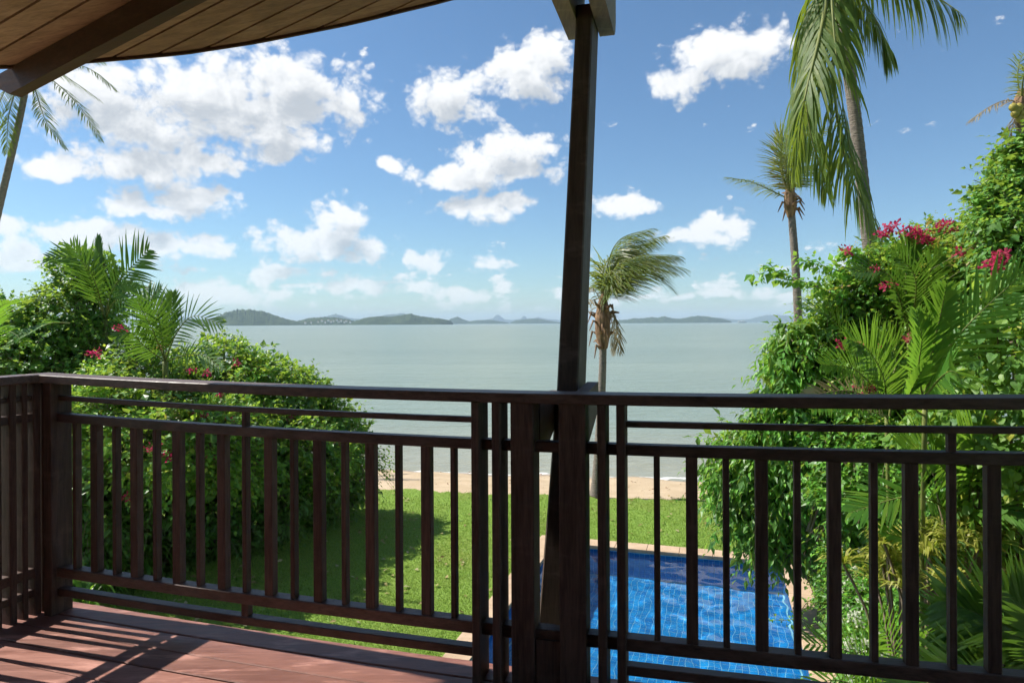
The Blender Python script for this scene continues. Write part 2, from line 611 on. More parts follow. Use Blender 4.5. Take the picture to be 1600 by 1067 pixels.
MAT['trunk'] = simple('ringed_palm_bark', (0.10, 0.085, 0.070), (0.29, 0.25, 0.215), 5.0, 0.85, 0.8, (2.5, 2.5, 14), bd=0.02)
MAT['bark'] = simple('shrub_bark', (0.10, 0.075, 0.05), (0.26, 0.20, 0.14), 8.0, 0.85, 0.6, (3, 3, 1))
MAT['husk'] = simple('brown_palm_husk', (0.11, 0.06, 0.035), (0.34, 0.22, 0.13), 9.0, 0.85, 0.8, (2, 2, 0.6), bd=0.03)
MAT['rachis'] = simple('palm_rib', (0.10, 0.13, 0.03), (0.20, 0.21, 0.06), 4.0, 0.55, 0.1)
MAT['rachis_dry'] = simple('dry_palm_rib', (0.22, 0.16, 0.08), (0.36, 0.27, 0.15), 4.0, 0.7, 0.1)
MAT['nut'] = simple('coconut_skin', (0.20, 0.20, 0.04), (0.36, 0.30, 0.07), 5.0, 0.5, 0.1)
MAT['soil'] = simple('brown_soil', (0.035, 0.024, 0.015), (0.11, 0.075, 0.05), 5.0, 0.95, 0.8)
MAT['sandstone'] = simple('sandstone_coping', (0.365, 0.255, 0.162), (0.510, 0.374, 0.255), 3.0, 0.75, 0.15, spec=0.3)
MAT['bounce_sheet'] = simple('pale_bounce_sheet', (0.55, 0.47, 0.38), (0.68, 0.59, 0.49), 3.0, 0.75, 0.1)  # pale colour of the added ground sheet that bounces light
MAT['plaster'] = simple('cream_plaster', (0.15, 0.11, 0.08), (0.19, 0.14, 0.10), 3.0, 0.8, 0.1)
MAT['ship_white'] = simple('ship_white_paint', (0.72, 0.72, 0.70), (0.80, 0.80, 0.78), 0.3, 0.5, 0.0)
MAT['ship_hull'] = simple('ship_hull_paint', (0.20, 0.23, 0.25), (0.30, 0.33, 0.35), 0.3, 0.5, 0.0)
MAT['house_white'] = simple('pale_house_wall', (0.60, 0.58, 0.54), (0.78, 0.76, 0.72), 0.05, 0.8, 0.0)
MAT['house_roof'] = simple('house_roof', (0.22, 0.14, 0.10), (0.40, 0.30, 0.24), 0.05, 0.8, 0.0)


def lawn_mat():
    t = NT('lawn_turf')
    v = t.pos()
    big = t.noise(v, 0.55, 4, 0.6)
    fine = t.noise(v, 24.0, 6, 0.75)
    c = t.ramp(fine, [(0.25, (0.10, 0.165, 0.03)), (0.55, (0.18, 0.285, 0.05)), (0.8, (0.25, 0.33, 0.07))])
    c = t.mix(t.maprange(big, 0.42, 0.72, 0, 0.5, True), c, (0.19, 0.20, 0.05))
    dry = t.noise(v, 2.6, 5, 0.7)
    c = t.mix(t.maprange(dry, 0.62, 0.78, 0, 0.55, True), c, (0.25, 0.19, 0.09))
    return t.done(t.principled(c, 0.9, 0.1, t.bump(fine, 0.9, 0.03)))


def sand_mat():
    t = NT('beach_sand')
    v = t.pos()
    f = t.noise(v, 1.3, 6, 0.65)
    f2 = t.noise(v, 34.0, 4, 0.7)
    c = t.ramp(f, [(0.3, (0.36, 0.27, 0.165)), (0.7, (0.48, 0.375, 0.25))])
    c = t.mix(t.maprange(f2, 0.6, 0.75, 0, 0.5), c, (0.25, 0.16, 0.10))
    z = t.n('ShaderNodeSeparateXYZ')
    t.l(v, z.inputs[0])
    wet = t.maprange(t.math('ADD', z.outputs[2], t.math('MULTIPLY', f, 0.12)), -0.70, -0.56, 1.0, 0.0, True)
    c = t.mix(wet, c, (0.28, 0.20, 0.13))
    r = t.maprange(wet, 0, 1, 0.9, 0.35)
    return t.done(t.principled(c, r, 0.3, t.bump(f2, 0.4, 0.02)))


def sea_mat():
    t = NT('murky_sea_water')
    v = t.pos()
    s = t.n('ShaderNodeSeparateXYZ')
    t.l(v, s.inputs[0])
    # distance out from the shoreline, in metres
    shore = t.math('SUBTRACT', t.math('ADD', s.outputs[1], t.math('MULTIPLY', s.outputs[0], 0.15)), 22.3)
    w1 = t.noise(t.pos((0.35, 1.0, 1)), 0.55, 5, 0.62, 0.4)
    w2 = t.noise(t.pos((0.5, 1.2, 1)), 2.6, 4, 0.6)
    big = t.noise(t.pos((0.006, 0.045, 1)), 1.0, 6, 0.7)
    c = t.ramp(big, [(0.3, (0.155, 0.200, 0.165)), (0.7, (0.21, 0.255, 0.205))])
    c = t.mix(t.maprange(shore, 0.0, 16.0, 0.75, 0.0, True), c, (0.27, 0.26, 0.20))
    # small breakers along the sand
    wob = t.noise(t.pos((0.35, 0.35, 1)), 1.0, 3, 0.6)
    d2 = t.math('ADD', shore, t.math('MULTIPLY', t.math('SUBTRACT', wob, 0.5), 2.4))
    fz = t.noise(t.pos((1.0, 2.0, 1)), 2.2, 5, 0.7)
    band = t.math('MULTIPLY', t.maprange(d2, -0.1, 0.25, 0, 1, True), t.maprange(d2, 0.3, 0.9, 1, 0, True))
    foam = t.maprange(t.math('ADD', band, t.math('MULTIPLY', t.math('SUBTRACT', fz, 0.5), 2.2)), 0.70, 1.05, 0, 0.85, True)
    foam = t.math('MULTIPLY', foam, t.maprange(band, 0.02, 0.3, 0, 1))
    h = t.math('ADD', t.math('MULTIPLY', w1, 1.0), t.math('MULTIPLY', w2, 0.22))
    water = t.principled(c, 0.28, 0.22, t.bump(h, 1.0, 0.40), IOR=1.33)
    fm = t.principled((0.75, 0.76, 0.74), 0.8, 0.2)
    ms = t.n('ShaderNodeMixShader')
    t.l(foam, ms.inputs[0])
    t.l(water, ms.inputs[1])
    t.l(fm, ms.inputs[2])
    return t.done(ms.outputs[0])


def tile_mat(name, a, b):
    t = NT(name)
    g = t.n('ShaderNodeNewGeometry')
    oi = t.n('ShaderNodeObjectInfo')
    r = t.math('FRACT', t.math('ADD', g.outputs['Random Per Island'], oi.outputs['Random']))
    c = t.ramp(r, [(0.0, a), (1.0, b)])
    return t.done(t.principled(c, 0.25, 0.4))


def water_mat():
    t = NT('clear_pool_water')
    g = t.n('ShaderNodeBsdfGlass')
    g.inputs['Color'].default_value = (0.93, 0.98, 1.0, 1)
    g.inputs['Roughness'].default_value = 0.0
    g.inputs['IOR'].default_value = 1.33
    return t.done(g.outputs[0])


def hill_mat(name, a, b, sc):
    t = NT(name)
    v = t.pos()
    f = t.noise(v, sc, 6, 0.7)
    c = t.ramp(f, [(0.3, a), (0.7, b)])
    return t.done(t.principled(c, 0.95, 0.05, t.bump(f, 1.0, 12.0)))


MAT['lawn'] = lawn_mat()
MAT['sand'] = sand_mat()
MAT['sea'] = sea_mat()
MAT['tile'] = tile_mat('blue_pool_tile', (0.006, 0.16, 0.45), (0.011, 0.27, 0.62))
MAT['grout'] = simple('pale_tile_grout', (0.22, 0.52, 0.64), (0.34, 0.66, 0.76), 8.0, 0.8, 0.0)
MAT['water'] = water_mat()
MAT['hill'] = hill_mat('forest_hill', (0.012, 0.030, 0.010), (0.085, 0.115, 0.045), 0.03)
# ------------------------------------------------------------------ pool frame (the house and pool share this turn)
E1 = np.array([0.958, -0.286, 0.0])
E2 = np.array([0.286, 0.958, 0.0])
UP = np.array([0.0, 0.0, 1.0])
PO = np.array([0.782, 13.09, 0.0])          # far left inner corner of the pool
PW, PL, PD = 4.09, 8.6, 1.36                # width, length, depth
COP = 0.32
WL = -0.075                                 # pool water level
SEA = -0.8


def pool(a, b, z=0.0):
    return PO + E1 * a + E2 * b + UP * z


def lawn_far(X):
    return 16.8 - 0.165 * X + 0.10 * math.sin(X * 1.9) + 0.06 * math.sin(X * 4.7 + 1) + 0.05 * math.sin(X * 11.3) + 0.04 * math.sin(X * 23.0 + 2)


# ------------------------------------------------------------------ lawn, beach, sea
def build_lawn():
    m = MB()
    zt = 0.0

    def far_b(a):
        b = 4.0
        for _ in range(12):
            p = pool(a, b)
            b += lawn_far(p[0]) - p[1]
        return b

    def strip(a0, a1, n, b0, b1=None):
        aa = np.linspace(a0, a1, n + 1)
        for i in range(n):
            p = [pool(aa[i], b0), pool(aa[i + 1], b0), pool(aa[i + 1], far_b(aa[i + 1]) if b1 is None else b1), pool(aa[i], far_b(aa[i]) if b1 is None else b1)]
            m.add([x + UP * zt for x in p], [(0, 1, 2, 3)])
            if b1 is None:   # turf edge standing over the sand
                m.add([p[3], p[2], p[2] - UP * 0.12, p[3] - UP * 0.12], [(0, 1, 2, 3)])
    strip(-60, -22, 60, -30)
    strip(-22, -COP, 420, -30)
    strip(-COP, PW + COP, 90, COP)
    strip(PW + COP, 20, 260, -30)
    strip(20, 60, 60, -30)
    strip(-COP, PW + COP, 1, -30, -PL - COP)
    o = m.build('lawn', MAT['lawn'])
    tag(o, kind='structure')


def build_beach():
    xs = np.linspace(-70, 70, 240)
    ts = [-0.6, 0.0, 0.5, 1.0, 2.0, 3.0, 4.0, 5.0, 6.0, 7.5, 10, 16]
    zs = [-0.10, -0.055, -0.09, -0.14, -0.25, -0.37, -0.50, -0.66, -0.83, -1.1, -1.5, -2.2]
    V, F = [], []
    for x in xs:
        for t, z in zip(ts, zs):
            V.append((x, lawn_far(x) + t, z + 0.03 * math.sin(x * 0.8 + t) + 0.02 * math.sin(2.3 * x - t * 1.3)))
    k = len(ts)
    for i in range(len(xs) - 1):
        for j in range(k - 1):
            F.append((i * k + j, (i + 1) * k + j, (i + 1) * k + j + 1, i * k + j + 1))
    o = part('beach', V, F, MAT['sand'], smooth=True)
    tag(o, kind='structure')


def build_sea():
    V = [(-15000, 18.5, SEA), (15000, 18.5, SEA), (15000, 15000, SEA), (-15000, 15000, SEA)]
    F = [(0, 1, 2, 3)]
    o = part('sea', V, F, MAT['sea'])
    tag(o, kind='structure')


build_lawn()
build_beach()
build_sea()


# ------------------------------------------------------------------ swimming pool
def build_pool():
    root = thing('swimming_pool', pool(PW / 2, -PL / 2, 0), 'rectangular blue tiled swimming pool with sandstone coping sunk into the lawn', 'pool')
    # shell: floor and walls carrying pale grout, tiles stand 4 mm proud
    m = MB()
    z0, z1 = -PD - 0.06, -0.055
    A, B = (-0.02, PW + 0.02), (-PL - 0.02, 0.02)
    fl = [pool(A[0], B[0], -PD), pool(A[1], B[0], -PD), pool(A[1], B[1], -PD), pool(A[0], B[1], -PD)]
    m.add(fl, [(0, 1, 2, 3)])
    for (p, q) in (((A[0], B[0]), (A[0], B[1])), ((A[0], B[1]), (A[1], B[1])), ((A[1], B[1]), (A[1], B[0])), ((A[1], B[0]), (A[0], B[0]))):
        m.add([pool(*p, -PD), pool(*q, -PD), pool(*q, z1), pool(*p, z1)], [(0, 1, 2, 3)])
    shell = m.build('pool_shell', MAT['grout'], root)
    # tiles
    S, G, T = 0.095, 0.0068, 0.004
    nx, ny, nz = int(PW / (S)), int(PL / S), int((PD - 0.04) / S)
    ox = (PW - nx * S) / 2
    h = (S - G) / 2
    tm = MB()
    tm.box((0, 0, 0), E1, E2, UP, (h, h, T / 2), 0)
    me = bpy.data.meshes.new('pool_tile')
    me.from_pydata([tuple(v) for v in tm.v], [], tm.f)
    me.materials.append(MAT['tile'])
    me.update()
    cand = []
    for j in range(ny):
        for i in range(nx):
            c = pool(ox + (i + .5) * S, -(j + .5) * S, -PD + T / 2 + 0.0005)
            u = c[0] / c[1] * FPX + U0
            cand.append((c, i, j))
    # the nearest rows that show through the railing stay single tiles
    vis = sorted(cand, key=lambda k: (abs(k[2] - 40), abs(k[1] - 22)))
    single = [k for k in cand if 38 <= k[2] < 50 and 12 <= k[1] < 37][:300]
    sk = {(k[1], k[2]) for k in single}
    for c, i, j in single:
        link('pool_tile', me, root, c - OFF[root.name])
    V, F = [], []
    bv = np.array(tm.v)
    bf = np.array(tm.f)
    n = 0
    for c, i, j in cand:
        if (i, j) in sk: continue
        V.append(bv + c); F.append(bf + n); n += 8

    def wall(origin, along, normal, cnt):
        nonlocal n
        t2 = MB()
        t2.box((0, 0, 0), along, normal, UP, (h, T / 2, h), 0)
        wv = np.array(t2.v)
        for i in range(cnt):
            for k in range(nz):
                c = origin + along * ((i + .5) * S) + UP * (-0.075 - (k + .5) * S) + normal * (T / 2 + 0.0005)
                V.append(wv + c); F.append(bf + n); n += 8
    wall(pool(ox, 0.02), E1, -E2, nx)
    wall(pool(-0.02, -ny * S), E2, E1, ny)
    wall(pool(PW + 0.02, -ny * S), E2, -E1, ny)
    part('pool_tiling', np.concatenate(V), np.concatenate(F), MAT['tile'], root, kind='stuff')
    # coping slabs
    def slab(c, la, lb, ax, ay):
        mm = MB()
        mm.box(c, ax, ay, UP, (la / 2 - 0.003, lb / 2, 0.035), 0)
        o = mm.build('coping_stone', MAT['sandstone'], root)
        bv = o.modifiers.new('bevel', 'BEVEL'); bv.width = 0.008; bv.segments = 2
    L = 0.6
    zc = -0.012
    nf = round((PW) / L)
    for i in range(nf):
        slab(pool((i + .5) * PW / nf, COP / 2 - 0.02, zc), PW / nf, COP + 0.04, E1, E2)
    ns = round((PL + COP) / L)
    for s in (0, 1):
        for i in range(ns):
            ln = (PL + COP) / ns
            a = -COP / 2 + 0.02 if s == 0 else PW + COP / 2 - 0.02
            slab(pool(a, COP - (i + .5) * ln, zc), ln, COP + 0.04, E2, -E1)
    for i in range(nf):
        slab(pool((i + .5) * PW / nf, -PL - COP / 2 + 0.02, zc), PW / nf, COP + 0.04, E1, E2)
    # round lamp let into the right wall
    m = MB()
    lc = pool(PW + 0.018, -2.75, -0.34)
    m.tube([lc, lc - E1 * 0.03], [0.10, 0.085], 16)
    m.build('pool_lamp', MAT['ship_white'], root)
    # water surface, really rippled
    na, nb = 150, 300
    aa = np.linspace(-0.02, PW + 0.02, na)
    bb = np.linspace(-PL - 0.02, 0.02, nb)
    Agrid, Bgrid = np.meshgrid(aa, bb)
    rg = np.random.default_rng(3)
    H = np.zeros_like(Agrid)
    for k in range(46):
        lam = 10 ** rg.uniform(math.log10(0.16), math.log10(0.95))
        th = rg.normal(1.5, 0.75)
        kk = 2 * math.pi / lam
        H += 0.0058 * lam ** 1.1 * np.sin(kk * (Agrid * math.cos(th) + Bgrid * math.sin(th)) + rg.uniform(0, 6.28))
    V = PO[None, :] + Agrid.ravel()[:, None] * E1 + Bgrid.ravel()[:, None] * E2 + (WL + H.ravel() * 0.16)[:, None] * UP
    ii, jj = np.meshgrid(np.arange(na - 1), np.arange(nb - 1))
    b = (jj * na + ii).ravel()
    F = np.stack([b, b + 1, b + na + 1, b + na], 1)
    w = part('pool_water', V, F, MAT['water'], root, smooth=True)
    w.cycles.is_caustics_caster = True
    for o in [shell] + [c for c in root.children if c.name.startswith(('pool_tile', 'pool_tiling'))]:
        o.cycles.is_caustics_receiver = True
    return root



def build_bounce_sheet():  # unseen pale sheet, added to bounce sunlight up onto the soffit
    m = MB()
    m.add([pool(-12, -16, 0.006), pool(-0.5, -16, 0.006), pool(-0.5, -8.7, 0.006), pool(-12, -8.7, 0.006)], [(0, 1, 2, 3)])
    o = m.build('bounce_sheet', MAT['bounce_sheet'])
    tag(o, kind='structure')


build_pool()
build_bounce_sheet()


# ------------------------------------------------------------------ islands across the bay
def build_island(name, prof, d, depth=0.35, seed=1, rough=0.10, mat='hill'):
    us = np.array([p[0] for p in prof], float)
    vs = np.array([p[1] for p in prof], float)
    n = max(24, int((us[-1] - us[0]) * 1.0))
    m = 14
    uu = np.linspace(us[0], us[-1], n)
    vv = np.interp(uu, us, vs)
    V, F = [], []
    rg = np.random.default_rng(seed)
    width = (us[-1] - us[0]) / FPX * d * depth
    for i, (u, v) in enumerate(zip(uu, vv)):
        top = P(u, v, d)
        hgt = max(top[2] - SEA, 0.5)
        e = math.sin(math.pi * (i + 0.3) / (n - 1 + 0.6)) ** 0.4
        for j in range(m):
            t = j / (m - 1) * 2 - 1
            prof_h = max(0.0, 1 - abs(t) ** 1.7)
            y = d + t * width * 0.5 * e
            q = np.array([top[0] / 60.0 * 4000 / d, y / 60.0 * 4000 / d, seed * 3.1])
            z = SEA - 1.0 + (hgt + 1) * prof_h * (1 + rough * float(n3(q)) * (1 - 0.6 * prof_h) + rg.normal(0, 0.05))
            V.append((top[0] * y / d if abs(t) < 2 else 0, y, z))
    for i in range(n - 1):
        for j in range(m - 1):
            F.append((i * m + j, (i + 1) * m + j, (i + 1) * m + j + 1, i * m + j + 1))
    o = part(name, V, F, MAT[mat], smooth=True)
    tag(o, kind='structure')


build_island('hills', [(262, 506), (285, 500), (310, 499), (330, 498), (345, 492), (357, 487), (372, 484.5), (386, 484), (400, 485.5), (412, 487), (429, 492), (447, 498), (464, 502), (482, 506)], 3400, 0.5, 1)
build_island('hills', [(452, 505), (470, 500.5), (485, 497), (500, 496), (522, 496), (545, 499), (565, 505)], 3600, 0.5, 2)
build_island('hills', [(545, 505), (556, 501), (571, 497), (585, 495), (597, 494.5), (610, 495.5), (620, 494), (632, 492), (642, 490.5), (652, 493.5), (665, 495), (684, 497.5), (698, 500), (704, 502), (708, 505)], 3500, 0.4, 3)
build_island('hills', [(696, 503), (705, 498), (715, 495), (724, 499), (734, 502), (744, 500.5), (766, 500), (780, 502), (795, 504)], 6200, 0.4, 4)
build_island('hills', [(797, 504), (806, 501), (819, 499), (841, 498), (856, 501), (876, 504)], 6400, 0.4, 5)
build_island('hills', [(955, 503), (968, 500), (980, 499.5), (990, 497), (997, 498), (1005, 497.3), (1020, 495.3), (1027, 497), (1037, 494), (1050, 497.5), (1065, 498), (1080, 495), (1092, 493.3), (1110, 495.5), (1125, 497.5), (1135, 500), (1143, 502)], 5200, 0.4, 6)
build_island('hills', [(1105, 501), (1125, 497), (1150, 499.5), (1170, 499), (1182, 496), (1200, 492.3), (1225, 493), (1270, 494), (1310, 497), (1340, 500)], 11000, 0.3, 7)
build_island('hills', [(470, 503), (500, 496), (511, 494), (526, 491.5), (545, 497), (575, 500), (601, 492.5), (629, 489.5), (645, 493), (690, 502)], 9500, 0.3, 8)
build_island('hills', [(735, 503), (762, 499), (770, 497.5), (774, 493.5), (778, 492), (782, 494), (787, 498.5), (800, 500), (814, 498), (817, 494), (820, 493), (824, 498), (836, 497), (841, 495), (850, 498), (872, 500), (900, 503)], 12500, 0.2, 9, 0.05)
build_island('hills', [(200, 503), (240, 496), (270, 494), (300, 498), (330, 503)], 8500, 0.3, 10)


# houses of the village on the far hillside
def build_village():
    rg = np.random.default_rng(5)
    spots = [(497, 502.6), (503, 501.0), (508, 503.4), (513, 500.4), (517, 502.5), (521, 501.3), (526, 499.8), (529, 502.4), (533, 501.2), (538, 503.0), (541, 501.6), (547, 503.4), (486, 503.8), (477, 504.2)]
    words = ['pale house low on the village hill across the bay, house {} from the left']
    order = sorted(range(len(spots)), key=lambda i: spots[i][0])
    ordn = ['first', 'second', 'third', 'fourth', 'fifth', 'sixth', 'seventh', 'eighth', 'ninth', 'tenth', 'eleventh', 'twelfth', 'thirteenth', 'fourteenth']
    for k, i in enumerate(order):
        u, v = spots[i]
        c = P(u, v, 3160)
        w, dp, h = rg.uniform(5, 9), rg.uniform(5, 7), rg.uniform(3.0, 5.5)
        t = thing('village_house', (c[0], c[1], c[2] - h / 2), 'tiny pale hillside house across the bay, ' + ordn[k] + ' of the fourteen from the left', 'house', 'village houses on the far hill')
        m = MB()
        m.box((c[0], c[1], c[2] - 2), (1, 0, 0), (0, 1, 0), UP, (w / 2, dp / 2, h / 2 + 2))
        m.build('wall', MAT['house_white'], t)
        r = MB()
        x0, x1, y0, y1, z = c[0] - w * .55, c[0] + w * .55, c[1] - dp * .6, c[1] + dp * .6, c[2] + h / 2 + 0.02
        r.add([(x0, y0, z), (x1, y0, z), (x1, y1, z), (x0, y1, z), (x0 + w * .25, c[1], z + 1.6), (x1 - w * .25, c[1], z + 1.6)],
              [(3, 2, 1, 0), (0, 1, 5, 4), (1, 2, 5), (2, 3, 4, 5), (3, 0, 4)])
        r.build('roof', MAT['house_roof'], t)


build_village()


def build_ship():
    c = P(1160, 503, 4300)
    c[2] = SEA
    t = thing('ferry', c, 'small pale ferry far out on the bay near the horizon', 'ship')
    X, Y = c[0], c[1]
    m = MB()
    L, B_, H = 58, 12, 5
    sec = []
    pts = [(-L / 2, -1), (-L / 2, 1), (L * .32, 1), (L / 2, 0), (L * .32, -1)]
    vs = [(X + a * 0.96, Y + b * B_ * .4, SEA - 1) for a, b in pts] + [(X + a, Y + b * B_ / 2, SEA + H) for a, b in pts]
    m.add(vs, [(4, 3, 2, 1, 0), (5, 6, 7, 8, 9)] + [(i, (i + 1) % 5, 5 + (i + 1) % 5, 5 + i) for i in range(5)])
    m.build('hull', MAT['ship_hull'], t)
    m = MB()
    m.box((X - 4, Y, SEA + H + 3.02), (1, 0, 0), (0, 1, 0), UP, (21, 5, 3))
    m.box((X + 3, Y, SEA + H + 7.54), (1, 0, 0), (0, 1, 0), UP, (9, 4, 1.5))
    m.build('deckhouse', MAT['ship_white'], t)
    m = MB()
    m.tube([(X - 12, Y, SEA + H + 6), (X - 12, Y, SEA + H + 11)], 1.2, 8)
    m.build('funnel', MAT['ship_white'], t)


build_ship()
# ------------------------------------------------------------------ balcony (gently bowed front edge)
DECK = EYE - 1.235


def ry(X):
    return 2.3594 - 0.26579 * X + 0.01865 * X * X


def rslope(X):
    return -0.26579 + 0.0373 * X


def frame_at(X, off=0.0):
    """point on the railing line moved off metres outward, with tangent and outward normal"""
    s = rslope(X)
    t = np.array([1, s, 0]) / math.hypot(1, s)
    n = np.array([-t[1], t[0], 0])
    return np.array([X, ry(X), 0]) + n * off, t, n


XC = -2.05                                  # corner of the railing
C0, CT, CN = frame_at(XC)
SIDE = -CN                                  # side railing runs back towards the house
SIDE_OUT = -CT


def sag(X):
    return 0.0065 * X * X


# ---- deck boards: each follows the bow of the edge
def build_deck():
    root = thing('deck_floor', (0, 0, DECK), 'reddish brown timber balcony deck of long boards', 'deck', kind='structure')
    BW, GAP, TH = 0.122, 0.006, 0.03
    for k in range(34):
        o0 = 0.105 - k * BW - GAP / 2
        o1 = 0.105 - (k + 1) * BW + GAP / 2
        # left end at the side edge of the deck
        n = 26
        xs = np.linspace(-2.16 - 0.30 * k * BW, 2.6, n)
        pts, sd, up = [], [], []
        tilt = random.uniform(-0.0015, 0.0015)
        for x in xs:
            p, t, nn = frame_at(max(x, XC - 0.4) if False else x, 0)
            p = p + nn * ((o0 + o1) / 2)
            pts.append(np.array([p[0], p[1], DECK - TH / 2 + tilt]))
            sd.append(nn); up.append(UP)
        w = (o0 - o1) / 2
        b = 0.003
        sec = [(-w, -TH / 2), (-w, TH / 2 - b), (-w + b, TH / 2), (w - b, TH / 2), (w, TH / 2 - b), (w, -TH / 2)]
        m = MB()
        m.sweep(pts, sd, up, sec)
        m.build('deck_board', MAT['deck_wood'], root)
    # joists carry the boards and stick out past the edge
    for i, x in enumerate((-1.93, -1.52, -1.10, -0.67, -0.24, 0.2, 0.64, 1.08, 1.5)):
        p, t, nn = frame_at(x)
        m = MB()
        m.box(p + nn * (-0.9) + UP * (DECK - 0.032 - 0.07), t, nn, UP, (0.030, 1.065, 0.068))
        m.build('joist', MAT['joist_wood'], root)
    return root


build_deck()

# heights below the eye measured on the railing
H_HAND = (EYE - 0.236, EYE - 0.270)
H_THIN = (EYE - 0.326, EYE - 0.346)
H_SEC = (EYE - 0.401, EYE - 0.437)
H_LOW = (EYE - 1.034, EYE - 1.076)
H_BOT = (EYE - 1.126, EYE - 1.158)


def curved_rail(name, root, x0, x1, zt, zb, depth, use_sag=True, off=0.0, n=24):
    m = MB()
    pts, sd, up = [], [], []
    for x in np.linspace(x0, x1, n):
        p, t, nn = frame_at(x, off)
        p = p + UP * ((zt + zb) / 2 + (sag(x) if use_sag else 0))
        pts.append(p); sd.append(nn); up.append(UP)
    h, d, b = (zt - zb) / 2, depth / 2, 0.003
    sec = [(-d + b, -h), (-d, -h + b), (-d, h - b), (-d + b, h), (d - b, h), (d, h - b), (d, -h + b), (d - b, -h)]
    m.sweep(pts, sd, up, sec)
    return m.build(name, MAT['rail_long'], root)


def upright(name, root, p, t, nn, w, d, z0, z1, mat='rail_wood'):
    m = MB()
    m.box(np.array([p[0], p[1], (z0 + z1) / 2]), t, nn, UP, (w / 2, d / 2, (z1 - z0) / 2), bev=0.003)
    return m.build(name, MAT[mat], root)


def build_front_railing():
    root = thing('balcony_railing', (C0[0] + 2, ry(0), DECK), 'dark stained timber railing bowing across the front edge of the deck', 'railing')
    curved_rail('handrail', root, XC - 0.03, 2.3, *H_HAND, 0.110)
    for (a, b) in ((-1.99, -0.12), (0.375, 2.3)):
        curved_rail('rail', root, a, b, *H_THIN, 0.030)
        curved_rail('rail', root, a, b, *H_BOT, 0.042, False)
    curved_rail('rail', root, -1.99, 2.3, *H_SEC, 0.045)
    curved_rail('rail', root, -1.99, 2.3, *H_LOW, 0.052, False)
    # balusters alternate narrow and wide
    narrow = [-1.862, -1.652, -1.450, -1.244, -1.036, -0.830, -0.621, -0.412, -0.207, 0.472, 0.682, 0.889, 1.102, 1.311, 1.52, 1.73]
    wide = [-1.756, -1.551, -1.345, -1.137, -0.930, -0.725, -0.517, -0.306, 0.579, 0.786, 0.993, 1.202, 1.417, 1.625]
    for X in narrow:
        p, t, nn = frame_at(X)
        upright('baluster', root, p, t, nn, 0.0195, 0.032, H_LOW[0] - 0.004, H_SEC[1] + sag(X) + 0.004)
    for X in wide:
        p, t, nn = frame_at(X)
        upright('baluster', root, p, t, nn, 0.037, 0.036, H_LOW[0] - 0.004, H_SEC[1] + sag(X) + 0.004)
    for X in (-1.036, 1.311):     # short spacers at mid panel
        p, t, nn = frame_at(X)
        upright('spacer', root, p, t, nn, 0.022, 0.028, H_SEC[0] + sag(X) - 0.002, H_THIN[1] + sag(X) + 0.002)
        upright('spacer', root, p, t, nn, 0.030, 0.034, H_BOT[0] - 0.002, H_LOW[1] + 0.002)
    # flat posts either side of the column, square posts and plinth between them
    for X in (-0.115, -0.044, 0.303, 0.363):
        p, t, nn = frame_at(X)
        upright('flat_post', root, p - nn * 0.0, t, nn, 0.028, 0.112, DECK, H_HAND[1] + sag(X), 'rail_wood')
    for X, w in ((0.043, 0.080), (0.208, 0.090)):
        p, t, nn = frame_at(X)
        upright('post', root, p, t, nn, w, 0.095, DECK, H_HAND[1] + sag(X), 'rail_wood')
    p, t, nn = frame_at(0.126)
    m = MB()
    m.box(np.array([p[0], p[1], DECK + 0.086]), t, nn, UP, (0.041, 0.04, 0.086))
    m.build('plinth', MAT['rail_wood'], root)
    # corner posts
    p, t, nn = frame_at(-1.968)
    upright('post', root, p, t, nn, 0.045, 0.100, DECK, H_HAND[1] + sag(-1.97), 'rail_wood')
    # brackets reaching out from the square posts to clasp the leaning column
    for X, zt in ((0.062, 0.0), (0.215, 0.022)):
        p, t, nn = frame_at(X)
        hw = 0.022
        top = H_HAND[1] - 0.004 + zt
        m = MB()
        prof = [(0.05, top - 0.16), (0.14, top - 0.19), (0.46, top - 0.085), (0.46, top), (0.05, top)]
        if zt: prof = [(0.05, H_HAND[1] - 0.16), (0.14, H_HAND[1] - 0.16), (0.42, H_HAND[1] - 0.07), (0.42, H_HAND[0] + 0.002), (0.058, H_HAND[0] - 0.012), (0.055, H_HAND[1] - 0.01)]
        k = len(prof)
        vs = []
        for s in (-1, 1):
            for (o, z) in prof:
                q = p + t * (hw * s) + nn * o
                vs.append((q[0], q[1], z))
        fs = [tuple(range(k)), tuple(reversed(range(k, 2 * k)))] + [(i, k + i, k + (i + 1) % k, (i + 1) % k) for i in range(k)]
        m.add(vs, fs)
        m.build('bracket', MAT['post_wood'], root)
    return root


